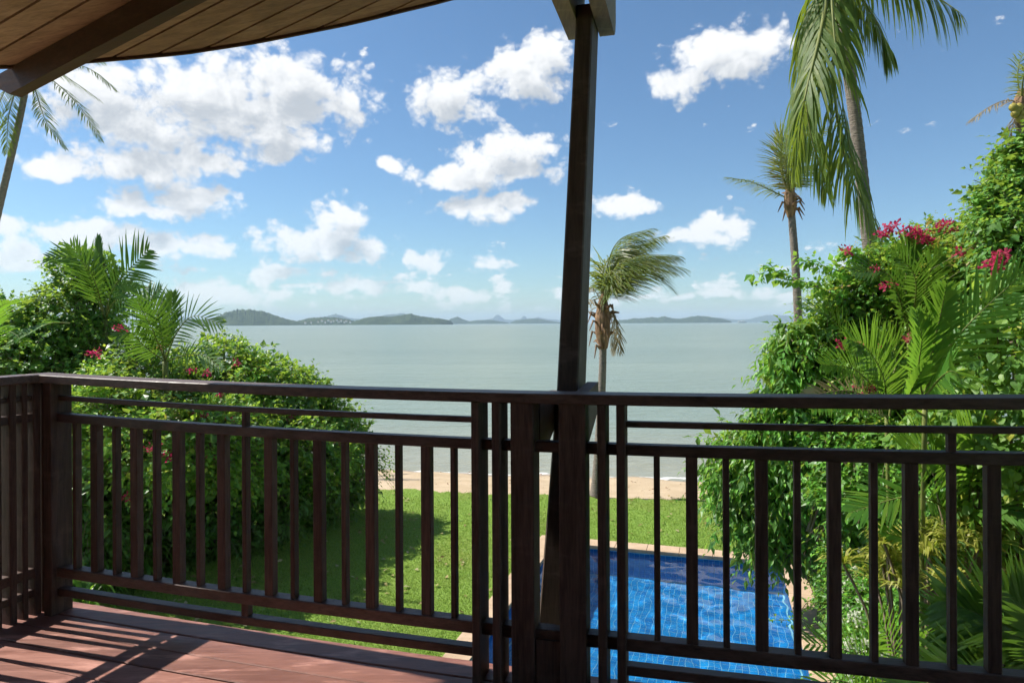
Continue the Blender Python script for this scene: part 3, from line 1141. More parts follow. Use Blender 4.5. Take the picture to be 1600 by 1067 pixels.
def build_side_railing():
    root = thing('balcony_railing', (C0[0], C0[1], DECK), 'side railing returning from the left corner of the deck, mostly out of view', 'railing')
    L = 3.4
    s0 = sag(XC)

    def straight(name, zt, zb, depth, a=0.0, b=L):
        m = MB()
        h, d, bb = (zt - zb) / 2, depth / 2, 0.003
        sec = [(-d + bb, -h), (-d, -h + bb), (-d, h - bb), (-d + bb, h), (d - bb, h), (d, h - bb), (d, -h + bb), (d - bb, -h)]
        pts = [np.array([*(C0 + SIDE * q)[:2], (zt + zb) / 2]) for q in (a, b)]
        m.sweep(pts, [SIDE_OUT] * 2, [UP] * 2, sec)
        m.build(name, MAT['rail_long'], root)
    straight('handrail', H_HAND[0] + s0, H_HAND[1] + s0, 0.110, 0.057)
    straight('rail', H_THIN[0] + s0, H_THIN[1] + s0, 0.03, 0.06)
    straight('rail', H_SEC[0] + s0, H_SEC[1] + s0, 0.045, 0.06)
    straight('rail', H_LOW[0], H_LOW[1], 0.052, 0.06)
    straight('rail', H_BOT[0], H_BOT[1], 0.042, 0.06)
    for a, w, dp in ((0.048, 0.030, 0.060), (0.098, 0.024, 0.055), (0.150, 0.030, 0.060), (0.205, 0.024, 0.05)):
        p = C0 + SIDE * a
        upright('flat_post', root, p, SIDE, SIDE_OUT, w, dp, DECK, H_HAND[1] + s0)
    upright('post', root, C0 + SIDE * -0.005 + SIDE_OUT * 0.005, SIDE, SIDE_OUT, 0.05, 0.05, DECK, H_HAND[1] + s0)
    a, k = 0.29, 0
    while a < L:
        upright('baluster', root, C0 + SIDE * a, SIDE, SIDE_OUT, 0.0195 if k % 2 else 0.037, 0.034, H_LOW[0] - 0.004, H_SEC[1] + s0 + 0.004)
        a += 0.104
        k += 1
    return root


build_front_railing()
build_side_railing()


# ------------------------------------------------------------------ leaning column
def build_column():
    d = 2.72
    a = P(918.5, 22, d)
    b = P(893.5, 600, d)
    c = P(868, 985, d - 0.02)
    g = c + (c - b) * ((c[2]) / (b[2] - c[2]))
    g[2] = 0.0
    root = thing('roof_column', (g[0], g[1], 0), 'dark tapered timber column leaning behind the railing and holding up the roof', 'column')
    _, t, nn = frame_at(0.2)
    m = MB()
    pts = [a, b, c, g]
    ws = [(0.033, 0.085), (0.041, 0.105), (0.050, 0.120), (0.060, 0.130)]
    vs, fs = [], []
    for p, (w, dp) in zip(pts, ws):
        bv = 0.006
        for (x, y) in ((-w + bv, -dp), (w - bv, -dp), (w, -dp + bv), (w, dp - bv), (w - bv, dp), (-w + bv, dp), (-w, dp - bv), (-w, -dp + bv)):
            vs.append(p + t * x + nn * y)
    for i in range(3):
        for j in range(8):
            j2 = (j + 1) % 8
            fs.append((i * 8 + j, (i + 1) * 8 + j, (i + 1) * 8 + j2, i * 8 + j2))
    fs += [tuple(range(8)), tuple(reversed(range(24, 32)))]
    m.add(vs, fs)
    m.build('shaft', MAT['post_wood'], root)
    # paired beams resting on the shoulders of the column and running back under the roof
    for s, drop in ((-1, 0.0), (1, 0.0)):
        mm = MB()
        hw, hh = 0.030, 0.105
        ctr = a + t * s * (0.033 + hw + 0.002)
        zb = a[2] - 0.055
        prof = [(0.10, zb), (0.135, zb + 0.025), (0.155, zb + 0.07), (0.16, zb + 0.25), (-4.0, zb + 0.25), (-4.0, zb + 0.0)]
        k = len(prof)
        vs = []
        for q in (-1, 1):
            for (o, z) in prof:
                p = ctr + t * hw * q + nn * o
                vs.append((p[0], p[1], z))
        fs = [tuple(range(k)), tuple(reversed(range(k, 2 * k)))] + [(i, k + i, k + (i + 1) % k, (i + 1) % k) for i in range(k)]
        mm.add(vs, fs)
        mm.build('beam', MAT['bracket_wood'], root)
    return root


build_column()


# ------------------------------------------------------------------ roof overhang
def build_roof():
    T = np.array([-2.098, 2.880, EYE + 1.098])
    D = np.array([0.93, -0.36, 0.226]); D /= np.linalg.norm(D)
    C = np.array([0.36, 0.93, 0.0]); C /= np.linalg.norm(C)
    Nn = np.cross(D, C); Nn /= np.linalg.norm(Nn)
    root = thing('roof', T, 'overhanging timber roof with boarded brown soffit and bowed front edge', 'roof')
    # bowed verge, as distance along C for a given distance along D from T
    vp = [(-2.254, 2.815), (-2.098, 2.880), (-1.803, 2.962), (-1.478, 3.044), (-1.156, 3.082), (-0.736, 3.096), (-0.317, 3.078), (0.552, 2.981), (1.472, 2.806), (2.760, 2.484)]

    def dc(x, y):
        vx, vy = x - T[0], y - T[1]
        dd = np.array([D[0], D[1]]); cc = np.array([C[0], C[1]])
        k = 1.0 / (dd @ dd)
        return ((vx * dd[0] + vy * dd[1]) * k, vx * cc[0] + vy * cc[1])
    DC = np.array([dc(x, y) for x, y in vp])

    def verge(a):
        return float(np.interp(a, DC[:, 0], DC[:, 1]))

    def Q(a, c, h=0.0):
        return T + D * a + C * c + Nn * h
    a_min, a_max = -0.06, 4.6
    # soffit boards run down the slope; the outermost are cut off by the bowed edge
    BW, G, TH = 0.106, 0.011, 0.018
    cmax = DC[:, 1].max()
    cmin = -4.6
    k = 0
    c1 = 1.60
    while c1 > cmin:
        c0 = c1 - BW
        n = 400
        aa = np.linspace(a_min, a_max, n)
        ok = [a for a in aa if verge(a) > c0 + 0.004]
        if len(ok) > 1:
            # refine the ends
            m = MB()
            A = np.array(ok[::6] + [ok[-1]])
            lo = [np.full_like(A, c0 + G / 2), np.minimum(c1 - G / 2, np.array([verge(a) for a in A]))]
            vs, fs = [], []
            for a, x, y in zip(A, lo[0], lo[1]):
                y = max(y, x + 0.002)
                vs += [Q(a, x, 0.0), Q(a, y, 0.0), Q(a, y, TH), Q(a, x, TH)]
            q = len(A)
            for i in range(q - 1):
                for j in range(4):
                    j2 = (j + 1) % 4
                    fs.append((i * 4 + j, i * 4 + j2, (i + 1) * 4 + j2, (i + 1) * 4 + j))
            fs += [(3, 2, 1, 0), tuple((q - 1) * 4 + j for j in range(4))]
            m.add(vs, fs)
            m.build('soffit_board', MAT['soffit_wood'], root)
        c1 = c0
        k += 1
    # roof covering above the boards closes it to the sun
    m = MB()
    A = np.linspace(a_min - 0.01, a_max, 60)
    vs, fs = [], []
    for a in A:
        v = verge(a) + 0.012
        vs += [Q(a, cmin, TH + 0.002), Q(a, v, TH + 0.002), Q(a, v, TH + 0.05), Q(a, cmin, TH + 0.05)]
    q = len(A)
    for i in range(q - 1):
        for j in range(4):
            j2 = (j + 1) % 4
            fs.append((i * 4 + j, i * 4 + j2, (i + 1) * 4 + j2, (i + 1) * 4 + j))
    fs += [(3, 2, 1, 0), tuple((q - 1) * 4 + j for j in range(4))]
    m.add(vs, fs)
    m.build('roof_covering', MAT['rafter_wood'], root)
    # thin fascia strip along the bowed verge
    m = MB()
    vs, fs = [], []
    for a in A:
        v = verge(a) + 0.002
        vs += [Q(a, v, -0.012), Q(a, v + 0.012, -0.012), Q(a, v + 0.012, TH + 0.001), Q(a, v, TH + 0.001)]
    for i in range(q - 1):
        for j in range(4):
            j2 = (j + 1) % 4
            fs.append((i * 4 + j, i * 4 + j2, (i + 1) * 4 + j2, (i + 1) * 4 + j))
    m.add(vs, fs)
    m.build('fascia', MAT['rafter_wood'], root)
    # rafter with its chamfered, weathered end
    for ci, cc in enumerate((0.0, -1.25, -2.5)):
        m = MB()
        w, h = 0.051, 0.108
        prof = [(-0.10, -0.004), (-0.115, -0.060), (-0.055, -h), (4.5, -h), (4.5, -0.004)]
        kk = len(prof)
        vs = []
        for c in (cc, cc + w):
            for (a, z) in prof:
                vs.append(Q(a, c, z))
        fs = [tuple(range(kk)), tuple(reversed(range(kk, 2 * kk)))]
        m.add(vs, fs + [(i, kk + i, kk + (i + 1) % kk, (i + 1) % kk) for i in range(2, kk)], 0)
        m.add(vs, [(i, kk + i, kk + (i + 1) % kk, (i + 1) % kk) for i in range(0, 2)], 1)
        m.build('rafter', [MAT['rafter_wood'], MAT['end_grain']], root)
    return root


build_roof()


# ------------------------------------------------------------------ house wall behind the camera
def build_house():
    base = np.array([-0.6, -2.0, 0])
    root = thing('house', base, 'house front with dark doors standing behind the balcony deck', 'house')
    m = MB()
    c = np.array([-0.55, -2.02, EYE + 0.2])
    m.box(c, E1, E2, UP, (4.2, 0.1, EYE + 0.2))
    m.build('wall', MAT['plaster'], root)
    for x in (-1.6, 1.4):
        m = MB()
        q = c + E1 * x + E2 * 0.13
        m.box(np.array([q[0], q[1], DECK + 1.05]), E1, E2, UP, (0.9, 0.03, 1.05))
        m.build('door', MAT['rail_wood'], root)


build_house()
# ------------------------------------------------------------------ foliage tools
LEAF_OVATE = (np.array([(0, 0, 0), (0.38, 0.5, 0.09), (0.42, 0, 0), (0.38, -0.5, 0.09), (1, 0, -0.10)]),
              np.array([(0, 2, 1), (0, 3, 2), (1, 2, 4), (2, 3, 4)]))
LEAF_LONG = (np.array([(0, 0, 0), (0.3, 0.5, 0.05), (0.35, 0, -0.02), (0.3, -0.5, 0.05), (0.7, 0.36, -0.02), (0.72, 0, -0.08), (0.7, -0.36, -0.02), (1, 0, -0.22)]),
             np.array([(0, 2, 1), (0, 3, 2), (1, 2, 5), (1, 5, 4), (2, 3, 6), (2, 6, 5), (4, 5, 7), (5, 6, 7)]))
LEAF_HEART = (np.array([(0.06, 0, 0), (-0.06, 0.24, 0.05), (0.12, 0.48, 0.09), (0.45, 0.46, 0.05), (0.5, 0, -0.02), (1, 0, -0.14), (0.45, -0.46, 0.05), (0.12, -0.48, 0.09), (-0.06, -0.24, 0.05)]),
              np.array([(0, 4, 1), (1, 4, 2), (2, 4, 3), (3, 4, 5), (4, 6, 5), (4, 7, 6), (4, 8, 7), (4, 0, 8)]))
LEAF_TRI = (np.array([(0, 0, 0), (0.45, 0.5, 0.06), (1, 0, 0), (0.45, -0.5, 0.06)]), np.array([(0, 2, 1), (0, 3, 2)]))


def leaf_batch(base, axis, normal, length, width, tmpl):
    tv, tf = tmpl
    axis = nrm(axis)
    b = nrm(np.cross(normal, axis))
    n = np.cross(axis, b)
    V = (base[:, None, :] + axis[:, None, :] * (tv[None, :, 0:1] * length[:, None, None])
         + b[:, None, :] * (tv[None, :, 1:2] * width[:, None, None]) + n[:, None, :] * (tv[None, :, 2:3] * length[:, None, None]))
    k = len(tv)
    F = tf[None] + (np.arange(len(base)) * k)[:, None, None]
    return V.reshape(-1, 3), F.reshape(-1, 3)


def join(parts):
    Vs, Fs, n = [], [], 0
    for V, F in parts:
        Vs.append(V); Fs.append(F + n); n += len(V)
    return np.concatenate(Vs), np.concatenate(Fs)


def sprays(g, p0, d, L, k, ll, lw, droop=0.25, hang=0.2, tmpl=LEAF_OVATE, spread=0.8, upn=1.0, jit=0.35):
    """leafy twigs: k leaves set alternately along each"""
    S = len(p0)
    t = (np.arange(k) + 0.6) / k
    pts = p0[:, None, :] + d[:, None, :] * (L[:, None] * t[None, :])[..., None]
    pts[..., 2] -= droop * L[:, None] * t[None, :] ** 2
    tan = np.repeat(d[:, None, :], k, 1).copy()
    tan[..., 2] -= 2 * droop * t[None, :]
    tan = nrm(tan)
    ref = nrm(np.array([0, 0, 1.0]) + g.normal(0, 0.5, (S, 1, 3)))
    side = nrm(np.cross(tan, np.broadcast_to(ref, tan.shape)))
    sgn = np.where(np.arange(k) % 2 == 0, 1.0, -1.0)[None, :, None]
    ax = tan * 0.55 + side * sgn * spread + g.normal(0, jit, (S, k, 3))
    ax[..., 2] -= hang
    ax[:, -1] = tan[:, -1] + g.normal(0, 0.2, (S, 3))
    nn = np.array([0, 0, upn]) + d[:, None, :] * 0.45 + g.normal(0, 0.45, (S, k, 3))
    sc = g.uniform(0.5, 1.3, (S, k)) * g.uniform(0.75, 1.25, (S, 1)) * (0.75 + 0.35 * np.sin(np.pi * np.clip(t, 0.1, 1))[None, :])
    return leaf_batch(pts.reshape(-1, 3), ax.reshape(-1, 3), nn.reshape(-1, 3), (ll * sc).ravel(), (lw * sc).ravel(), tmpl)


def twigs(p0, d, L, droop, r=0.004):
    """three-sided tapering stems of the sprays"""
    S = len(p0)
    a = nrm(np.cross(d, np.array([0.3, 0.2, 1.0])))
    b = np.cross(d, a)
    V = []
    ts = (-0.25, 0.5, 1.0)
    for t, rr in zip(ts, (1, 0.7, 0.25)):
        c = p0 + d * (L * t)[:, None]
        c[:, 2] -= droop * L * t * abs(t)
        for j in range(3):
            an = 2.094 * j
            V.append(c + (a * math.cos(an) + b * math.sin(an)) * r * rr)
    V = np.stack(V, 1).reshape(-1, 3)
    f = []
    for i in range(2):
        for j in range(3):
            j2 = (j + 1) % 3
            f += [(i * 3 + j, (i + 1) * 3 + j, (i + 1) * 3 + j2), (i * 3 + j, (i + 1) * 3 + j2, i * 3 + j2)]
    F = (np.array(f)[None] + (np.arange(S) * 9)[:, None, None]).reshape(-1, 3)
    return V, F


def blob(u, v, d, ru, rv=None, rd=None):
    """crown lobe: seen at photo position (u, v), d metres away, half sizes in photo pixels at that distance"""
    rv = ru if rv is None else rv
    rd = (ru + rv) / 2 if rd is None else rd
    return (P(u, v, d), np.array([ru, rd, rv]) / FPX * d)


def on_blobs(g, blobs, n, lo=0.82, hi=1.04, bump=0.14, keep=0.78, seed=0.0, zmin=0.05):
    c = np.array([b[0] for b in blobs]); r = np.array([b[1] for b in blobs])
    w = (r[:, 0] * r[:, 2] + r[:, 1] * r[:, 2] + r[:, 0] * r[:, 1]); w /= w.sum()
    k = g.choice(len(blobs), n * 3, p=w)
    d = nrm(g.normal(0, 1, (n * 3, 3)))
    rad = g.uniform(lo, hi, n * 3) + bump * n3(c[k] + d * r[k], 1.9, seed)
    p = c[k] + d * r[k] * rad[:, None]
    q = np.linalg.norm((p[:, None, :] - c[None]) / r[None], axis=2)
    q[np.arange(len(k)), k] = 9
    ok = (q.min(1) > keep) & (p[:, 2] > zmin) if len(blobs) > 1 else p[:, 2] > zmin
    p, d, k = p[ok][:n], d[ok][:n], k[ok][:n]
    out = nrm(d / r[k])
    return p, out


def bush(name, label, cat, blobs, g, n_out, n_in, ll, lw, k=9, L=(0.25, 0.55), mat='leaf_bush', droop=0.3, hang=0.2, tmpl=LEAF_OVATE, up=0.35,
         base=None, group=None, keep=0.78, bump=0.14, inner='leaf_dark', seed=0.0, upn=1.0, stems=True, foliage='foliage'):
    c0 = np.mean([b[0] for b in blobs], 0) if base is None else np.array(base, float)
    root = thing(name, (c0[0], c0[1], 0.0), label, cat, group)
    p, o = on_blobs(g, blobs, int(n_out * 1.15), bump=bump + 0.08, keep=keep, seed=seed)
    L = (L[0] * 1.1, L[1] * 1.35)
    d = nrm(o + np.array([0, 0, up]) + g.normal(0, 0.45, p.shape))
    Ls = g.uniform(*L, len(p)) * np.where(g.random(len(p)) < 0.12, g.uniform(1.5, 2.4, len(p)), 1.0)
    V, F = sprays(g, p - d * (Ls * 0.45)[:, None], d, Ls, k, ll, lw, droop, hang, tmpl, upn=upn)
    part(foliage, V, F, MAT[mat], root, kind='stuff')
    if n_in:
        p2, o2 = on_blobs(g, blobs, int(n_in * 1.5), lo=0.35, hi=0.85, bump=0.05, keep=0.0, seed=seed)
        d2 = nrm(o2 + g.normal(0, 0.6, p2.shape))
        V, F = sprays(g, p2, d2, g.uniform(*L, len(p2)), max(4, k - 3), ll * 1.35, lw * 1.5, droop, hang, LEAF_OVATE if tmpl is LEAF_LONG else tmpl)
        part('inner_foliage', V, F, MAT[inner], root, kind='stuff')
    if stems:
        V, F = twigs(p - d * (Ls * 0.45)[:, None], d, Ls, droop)
        part('twigs', V, F, MAT['bark'], root, kind='stuff')
        m = MB()
        gb = np.array([c0[0], c0[1], 0.0])
        for (c, r) in blobs:
            mid = (gb + c) / 2 + np.array([0, 0, 0.12 * abs(c[2])]) + g.normal(0, 0.1, 3)
            pts = spline([gb + g.normal(0, 0.08, 3) * np.array([1, 1, 0]), mid, c, c + r * np.array([0, 0, 0.5])], 9)
            m.tube(pts, list(np.linspace(0.045, 0.010, 9)), 6)
        m.build('stem', MAT['bark'], root, smooth=True)
    return root


def frond_geo(g, path, ll, lw, n=34, hang=0.25, lift=0.1, fwd=0.55, wind=(0, 0, 0), droop=0.35, start=0.12, r0=0.02, twist=0.0, gap=0.0, seg=3, width_tip=0.5, jit=0.06, up=(0, 0, 1)):
    """feather palm leaf along path: returns verts, quads, material index (0 blade, 1 rib)"""
    pts = spline(path, 26)
    tan = np.gradient(pts, axis=0)
    tan = nrm(tan)
    seglen = np.linalg.norm(np.diff(pts, axis=0), axis=1)
    s = np.concatenate([[0], np.cumsum(seglen)]); s /= s[-1]
    t = np.linspace(start, 0.995, n)
    base = np.stack([np.interp(t, s, pts[:, i]) for i in range(3)], 1)
    tt = nrm(np.stack([np.interp(t, s, tan[:, i]) for i in range(3)], 1))
    upv = np.broadcast_to(np.array(up, float), tt.shape)
    side = np.cross(tt, upv)
    bad = np.linalg.norm(side, axis=1) < 0.25
    side[bad] += np.array([0.5, 0.3, 0])
    side = nrm(side)
    nor = nrm(np.cross(side, tt))
    if twist:
        a = twist * t
        side, nor = side * np.cos(a)[:, None] + nor * np.sin(a)[:, None], nor * np.cos(a)[:, None] - side * np.sin(a)[:, None]
    prof = np.sin(np.pi * np.clip(0.16 + 0.80 * (t - start) / (1 - start), 0, 1)) ** 0.6
    VV, FF, MI = [], [], []
    nv = 0
    for sg in (1, -1):
        keep = g.random(n) >= gap
        m = keep.sum()
        bs, ts, sd, no = base[keep], tt[keep], side[keep] * sg, nor[keep]
        tk = t[keep]
        L = ll * prof[keep] * g.uniform(0.82, 1.1, m)
        f = fwd + 0.9 * tk ** 2
        d = nrm(sd * 0.85 + ts * f[:, None] + no * lift + np.array(wind) * 0.5 + g.normal(0, jit, (m, 3)) + np.array([0, 0, -hang * 0.6]))
        pos = bs.copy()
        wv = nrm(np.cross(d, no))
        rows = []
        for q in range(seg + 1):
            x = q / seg
            w = lw * (0.35 + 1.3 * x) if x < 0.45 else lw * max(0.06, (1 - x) / 0.55) * 0.95
            rows.append((pos - wv * (w / 2), pos + wv * (w / 2)))
            pos = pos + d * (L / seg)[:, None]
            d = nrm(d + np.array([0, 0, -droop]) * (0.5 + x) + np.array(wind) * 0.35)
        A = np.stack([r for pr in rows for r in pr], 1)
        kk = 2 * (seg + 1)
        VV.append(A.reshape(-1, 3))
        fq = np.array([(2 * q, 2 * q + 1, 2 * q + 3, 2 * q + 2) for q in range(seg)])
        FF.append((fq[None] + (np.arange(m) * kk)[:, None, None]).reshape(-1, 4) + nv)
        MI.append(np.zeros(m * seg, int))
        nv += m * kk
    # rib
    k = 5
    rv = []
    for i in range(len(pts)):
        a = nrm(np.cross(tan[i], np.array([0.2, 0.1, 1.0])))
        b = np.cross(tan[i], a)
        rr = r0 * (1 - 0.85 * s[i])
        for j in range(k):
            an = 2 * math.pi * j / k
            rv.append(pts[i] + (a * math.cos(an) + b * math.sin(an) * 0.7) * rr)
    rf = [(i * k + j, i * k + (j + 1) % k, (i + 1) * k + (j + 1) % k, (i + 1) * k + j) for i in range(len(pts) - 1) for j in range(k)]
    VV.append(np.array(rv)); FF.append(np.array(rf) + nv); MI.append(np.ones(len(rf), int))
    return np.concatenate(VV), np.concatenate(FF), np.concatenate(MI)


def frond(root, g, path, mats=('leaf_areca', 'rachis'), name='frond', **kw):
    V, F, mi = frond_geo(g, path, **kw)
    nb = int((mi == 0).sum())
    split = int(F[nb:].min())
    o = part(name, V[:split], F[:nb], MAT[mats[0]], root)
    part('rib', V[split:], F[nb:] - split, MAT[mats[1]], o, smooth=True)
    return o


def pxpath(pts):
    return [P(*p) for p in pts]


def trunk_part(root, path, r0, r1, k=12, n=60, mat='trunk', rings=True, flare=0.5):
    pts = spline(path, n)
    rad = []
    for i in range(n):
        t = i / (n - 1)
        r = r0 + (r1 - r0) * t
        r *= 1 + flare * math.exp(-t * 14)
        if rings: r *= 1 + (0.045 if i % 2 else -0.02)
        rad.append(r)
    m = MB()
    m.tube(pts, rad, k)
    return m.build('trunk', MAT[mat], root, smooth=True)


g = np.random.default_rng(21)

# ------------------------------------------------------------------ coconut palms
def palm_centre():
    d = 16.7
    b = P(931, 778, d); b[2] = -0.05
    top = P(943, 497, d)
    root = thing('coconut_palm', b, 'short wind-bent coconut palm standing alone at the edge of the lawn beside the column', 'palm tree', 'coconut palms')
    trunk_part(root, [b, P(936, 690, d), P(941, 590, d), P(943, 500, d)], 0.115, 0.082, n=90)
    # fibrous brown crown shaft with old leaf bases
    m = MB()
    m.tube([P(943, 545, d), P(942, 520, d), P(941, 497, d), P(942, 475, d), P(944, 455, d)], [0.10, 0.19, 0.18, 0.13, 0.05], 12)
    m.build('crown_shaft', MAT['husk'], root, smooth=False)
    for i in range(26):
        a = g.uniform(0, 6.28)
        v0 = g.uniform(480, 545)
        c = P(942, v0, d)
        o = np.array([math.cos(a), math.sin(a), 0])
        ln = g.uniform(0.2, 0.5)
        mm = MB()
        mm.tube([c + o * 0.12, c + o * (0.20 + 0.2 * ln) + UP * 0.08, c + o * (0.22 + 0.4 * ln) + UP * g.uniform(-0.3, 0.22)], [0.045, 0.03, 0.008], 5)
        mm.build('leaf_base', MAT['husk'], root)
    G = [  # crown of fronds all swept over to the right by the sea wind
        [(942, 478, d), (955, 425, d), (985, 385, d), (1040, 368, d + .6)],
        [(942, 478, d), (948, 420, d), (968, 375, d), (1018, 357, d + .2)],
        [(942, 478, d), (953, 430, d - .4), (990, 402, d - .8), (1048, 398, d - 1)],
        [(942, 478, d), (960, 438, d - .6), (1005, 410, d - 1.2), (1066, 418, d - 1.4)],
        [(942, 478, d), (962, 440, d - .3), (1000, 405, d - .2), (1060, 400, d)],
        [(942, 478, d), (958, 445, d + .6), (995, 415, d + 1.2), (1050, 425, d + 1.6)],
        [(942, 478, d), (952, 440, d + .3), (975, 395, d + .6), (1020, 378, d + 1)],
        [(942, 478, d), (965, 448, d - .8), (1010, 425, d - 1.2), (1050, 450, d - 1.4)],
        [(942, 478, d), (940, 440, d), (950, 405, d + .2), (985, 375, d + .5)],
    ]
    for p in G:
        frond(root, g, pxpath(p), ('leaf_windy', 'rachis'), ll=0.92, lw=0.034, n=90, hang=0.45, wind=(0.55, 0, -0.30), droop=0.26, start=0.16, r0=0.028, jit=0.12, gap=0.05)
    D = [
        [(942, 485, d), (934, 462, d), (925, 450, d - .2), (912, 452, d - .3)],
        [(946, 485, d), (958, 492, d - .2), (965, 515, d - .3), (970, 550, d - .3)],
        [(946, 490, d), (955, 500, d + .3), (960, 530, d + .4), (958, 552, d + .4)],
        [(940, 485, d), (928, 475, d + .2), (920, 468, d + .4), (912, 480, d + .6)],
    ]
    for p in D:
        frond(root, g, pxpath(p), ('leaf_dry', 'rachis_dry'), name='dry_frond', ll=0.42, lw=0.03, n=26, hang=0.8, droop=0.5, wind=(0.2, 0, 0), r0=0.02, jit=0.25, gap=0.2)


def palm_behind():
    d = 16.2
    b = P(1250, 760, d); b[2] = 0
    root = thing('coconut_palm', b, 'slender coconut palm whose trunk rises behind the leafy right hand shrubs', 'palm tree', 'coconut palms')
    trunk_part(root, [b, P(1249, 600, d), P(1246, 470, d), P(1238, 350, d), P(1234, 312, d)], 0.115, 0.074, n=110)
    m = MB()
    m.tube([P(1236, 340, d), P(1235, 322, d), P(1234, 305, d), P(1235, 285, d)], [0.08, 0.15, 0.13, 0.06], 12)
    m.build('crown_shaft', MAT['husk'], root)
    for i in range(14):
        a = g.uniform(0, 6.28); c = P(1235, g.uniform(302, 332), d)
        o = np.array([math.cos(a), math.sin(a), 0]); mm = MB()
        mm.tube([c + o * 0.08, c + o * 0.2 + UP * 0.06, c + o * 0.32 + UP * g.uniform(-.2, .15)], [0.04, 0.03, 0.008], 5)
        mm.build('leaf_base', MAT['husk'], root)
    G = [
        [(1234, 312, d), (1205, 298, d), (1172, 284, d - .3), (1134, 277, d - .6)],
        [(1234, 308, d), (1222, 265, d), (1222, 225, d), (1232, 190, d)],
        [(1235, 308, d), (1232, 260, d), (1240, 215, d + .3), (1262, 185, d + .5)],
        [(1236, 308, d), (1244, 262, d), (1262, 222, d), (1290, 200, d)],
        [(1236, 308, d), (1228, 262, d - .5), (1232, 222, d - .8), (1254, 200, d - 1)],
        [(1236, 308, d), (1250, 275, d + .4), (1278, 255, d + .8), (1310, 260, d + 1)],
    ]
    for i, p in enumerate(G):
        frond(root, g, pxpath(p), ('leaf_windy', 'rachis'), ll=0.75 if i else 0.42, lw=0.030, n=64, hang=0.35, droop=0.25, wind=(0.5, 0, -0.1) if i else (0.15, 0, -.2), r0=0.025, jit=0.12)
    for p in ([(1232, 305, d), (1220, 270, d), (1213, 235, d), (1216, 205, d)], [(1234, 305, d), (1224, 280, d - .2), (1215, 255, d - .3), (1208, 250, d - .3)]):
        frond(root, g, pxpath(p), ('leaf_dry', 'rachis_dry'), name='dry_frond', ll=0.4, lw=0.026, n=36, hang=0.6, droop=0.4, r0=0.02, jit=0.2, gap=0.15)


def palm_big():
    d = 10.5
    b = P(1368, 600, d); b[2] = 0
    cr = P(1300, -75, d)
    root = thing('coconut_palm', b, 'tall coconut palm at upper right with long green fronds hanging down its trunk', 'palm tree', 'coconut palms')
    trunk_part(root, [b, P(1366, 480, d), P(1355, 360, d), P(1338, 200, d), P(1322, 80, d), P(1305, -50, d)], 0.105, 0.082, n=120)
    m = MB()
    m.tube([P(1308, -30, d), P(1303, -60, d), cr], [0.12, 0.26, 0.12], 12)
    m.build('crown_shaft', MAT['husk'], root)
    c0 = tuple((1303, -70, d))
    # the two fronds that hang into the picture and the leaf dangling from the crown
    H = [
        ([c0, (1296, -20, d - .5), (1280, 60, d - .9), (1256, 160, d - 1.1), (1243, 265, d - 1.1)], 1.15, 0.055, 0.95),
        ([c0, (1310, -10, d - .6), (1302, 110, d - 1.0), (1318, 240, d - 1.15), (1366, 362, d - 1.2)], 1.05, 0.052, 0.8),
        ([c0, (1330, -60, d + .2), (1400, -45, d + .2), (1470, 0, d), (1500, 20, d - .2)], 1.05, 0.045, 1.2),
        ([c0, (1300, 0, d - .8), (1312, 130, d - 1.2), (1335, 260, d - 1.4), (1378, 374, d - 1.5)], 0.90, 0.045, 0.9, 0.62),
        ([c0, (1320, -40, d - .4), (1345, -5, d - .6), (1372, 40, d - .8), (1392, 90, d - .8)], 0.95, 0.045, 1.2),
        ([c0, (1290, -50, d + .4), (1270, 10, d + .9), (1258, 90, d + 1.2), (1256, 190, d + 1.2)], 0.9, 0.05, 0.9),
        ([c0, (1290, -30, d - .2), (1268, 70, d - .3), (1262, 180, d - .2), (1292, 300, d)], 0.95, 0.05, 0.9),
    ]
    for p, ll, lw, hg, *st in H:
        frond(root, g, pxpath(p), ('leaf_coco', 'rachis'), ll=ll, lw=lw, n=34 if st else 58, hang=hg, droop=0.45, wind=(0.06, 0, -0.25), fwd=0.5, r0=0.03 if st else 0.045, start=st[0] if st else 0.16, jit=0.13, seg=5)
    T_ = [  # rest of the crown above the picture
        [c0, (1240, -140, d), (1150, -180, d), (1050, -150, d)],
        [c0, (1300, -180, d + 1), (1330, -290, d + 2), (1400, -330, d + 2.5)],
        [c0, (1380, -150, d + .6), (1480, -190, d + 1), (1600, -160, d + 1.4)],
        [c0, (1290, -150, d + 1.2), (1250, -200, d + 2.4), (1200, -180, d + 3.2)],
        [c0, (1320, -130, d - 1), (1340, -170, d - 2), (1360, -150, d - 2.6)],
    ]
    for p in T_:
        frond(root, g, pxpath(p), ('leaf_coco', 'rachis'), ll=0.85, lw=0.045, n=40, hang=0.6, droop=0.35, wind=(0.1, 0, -0.1), r0=0.045, start=0.16, jit=0.1)


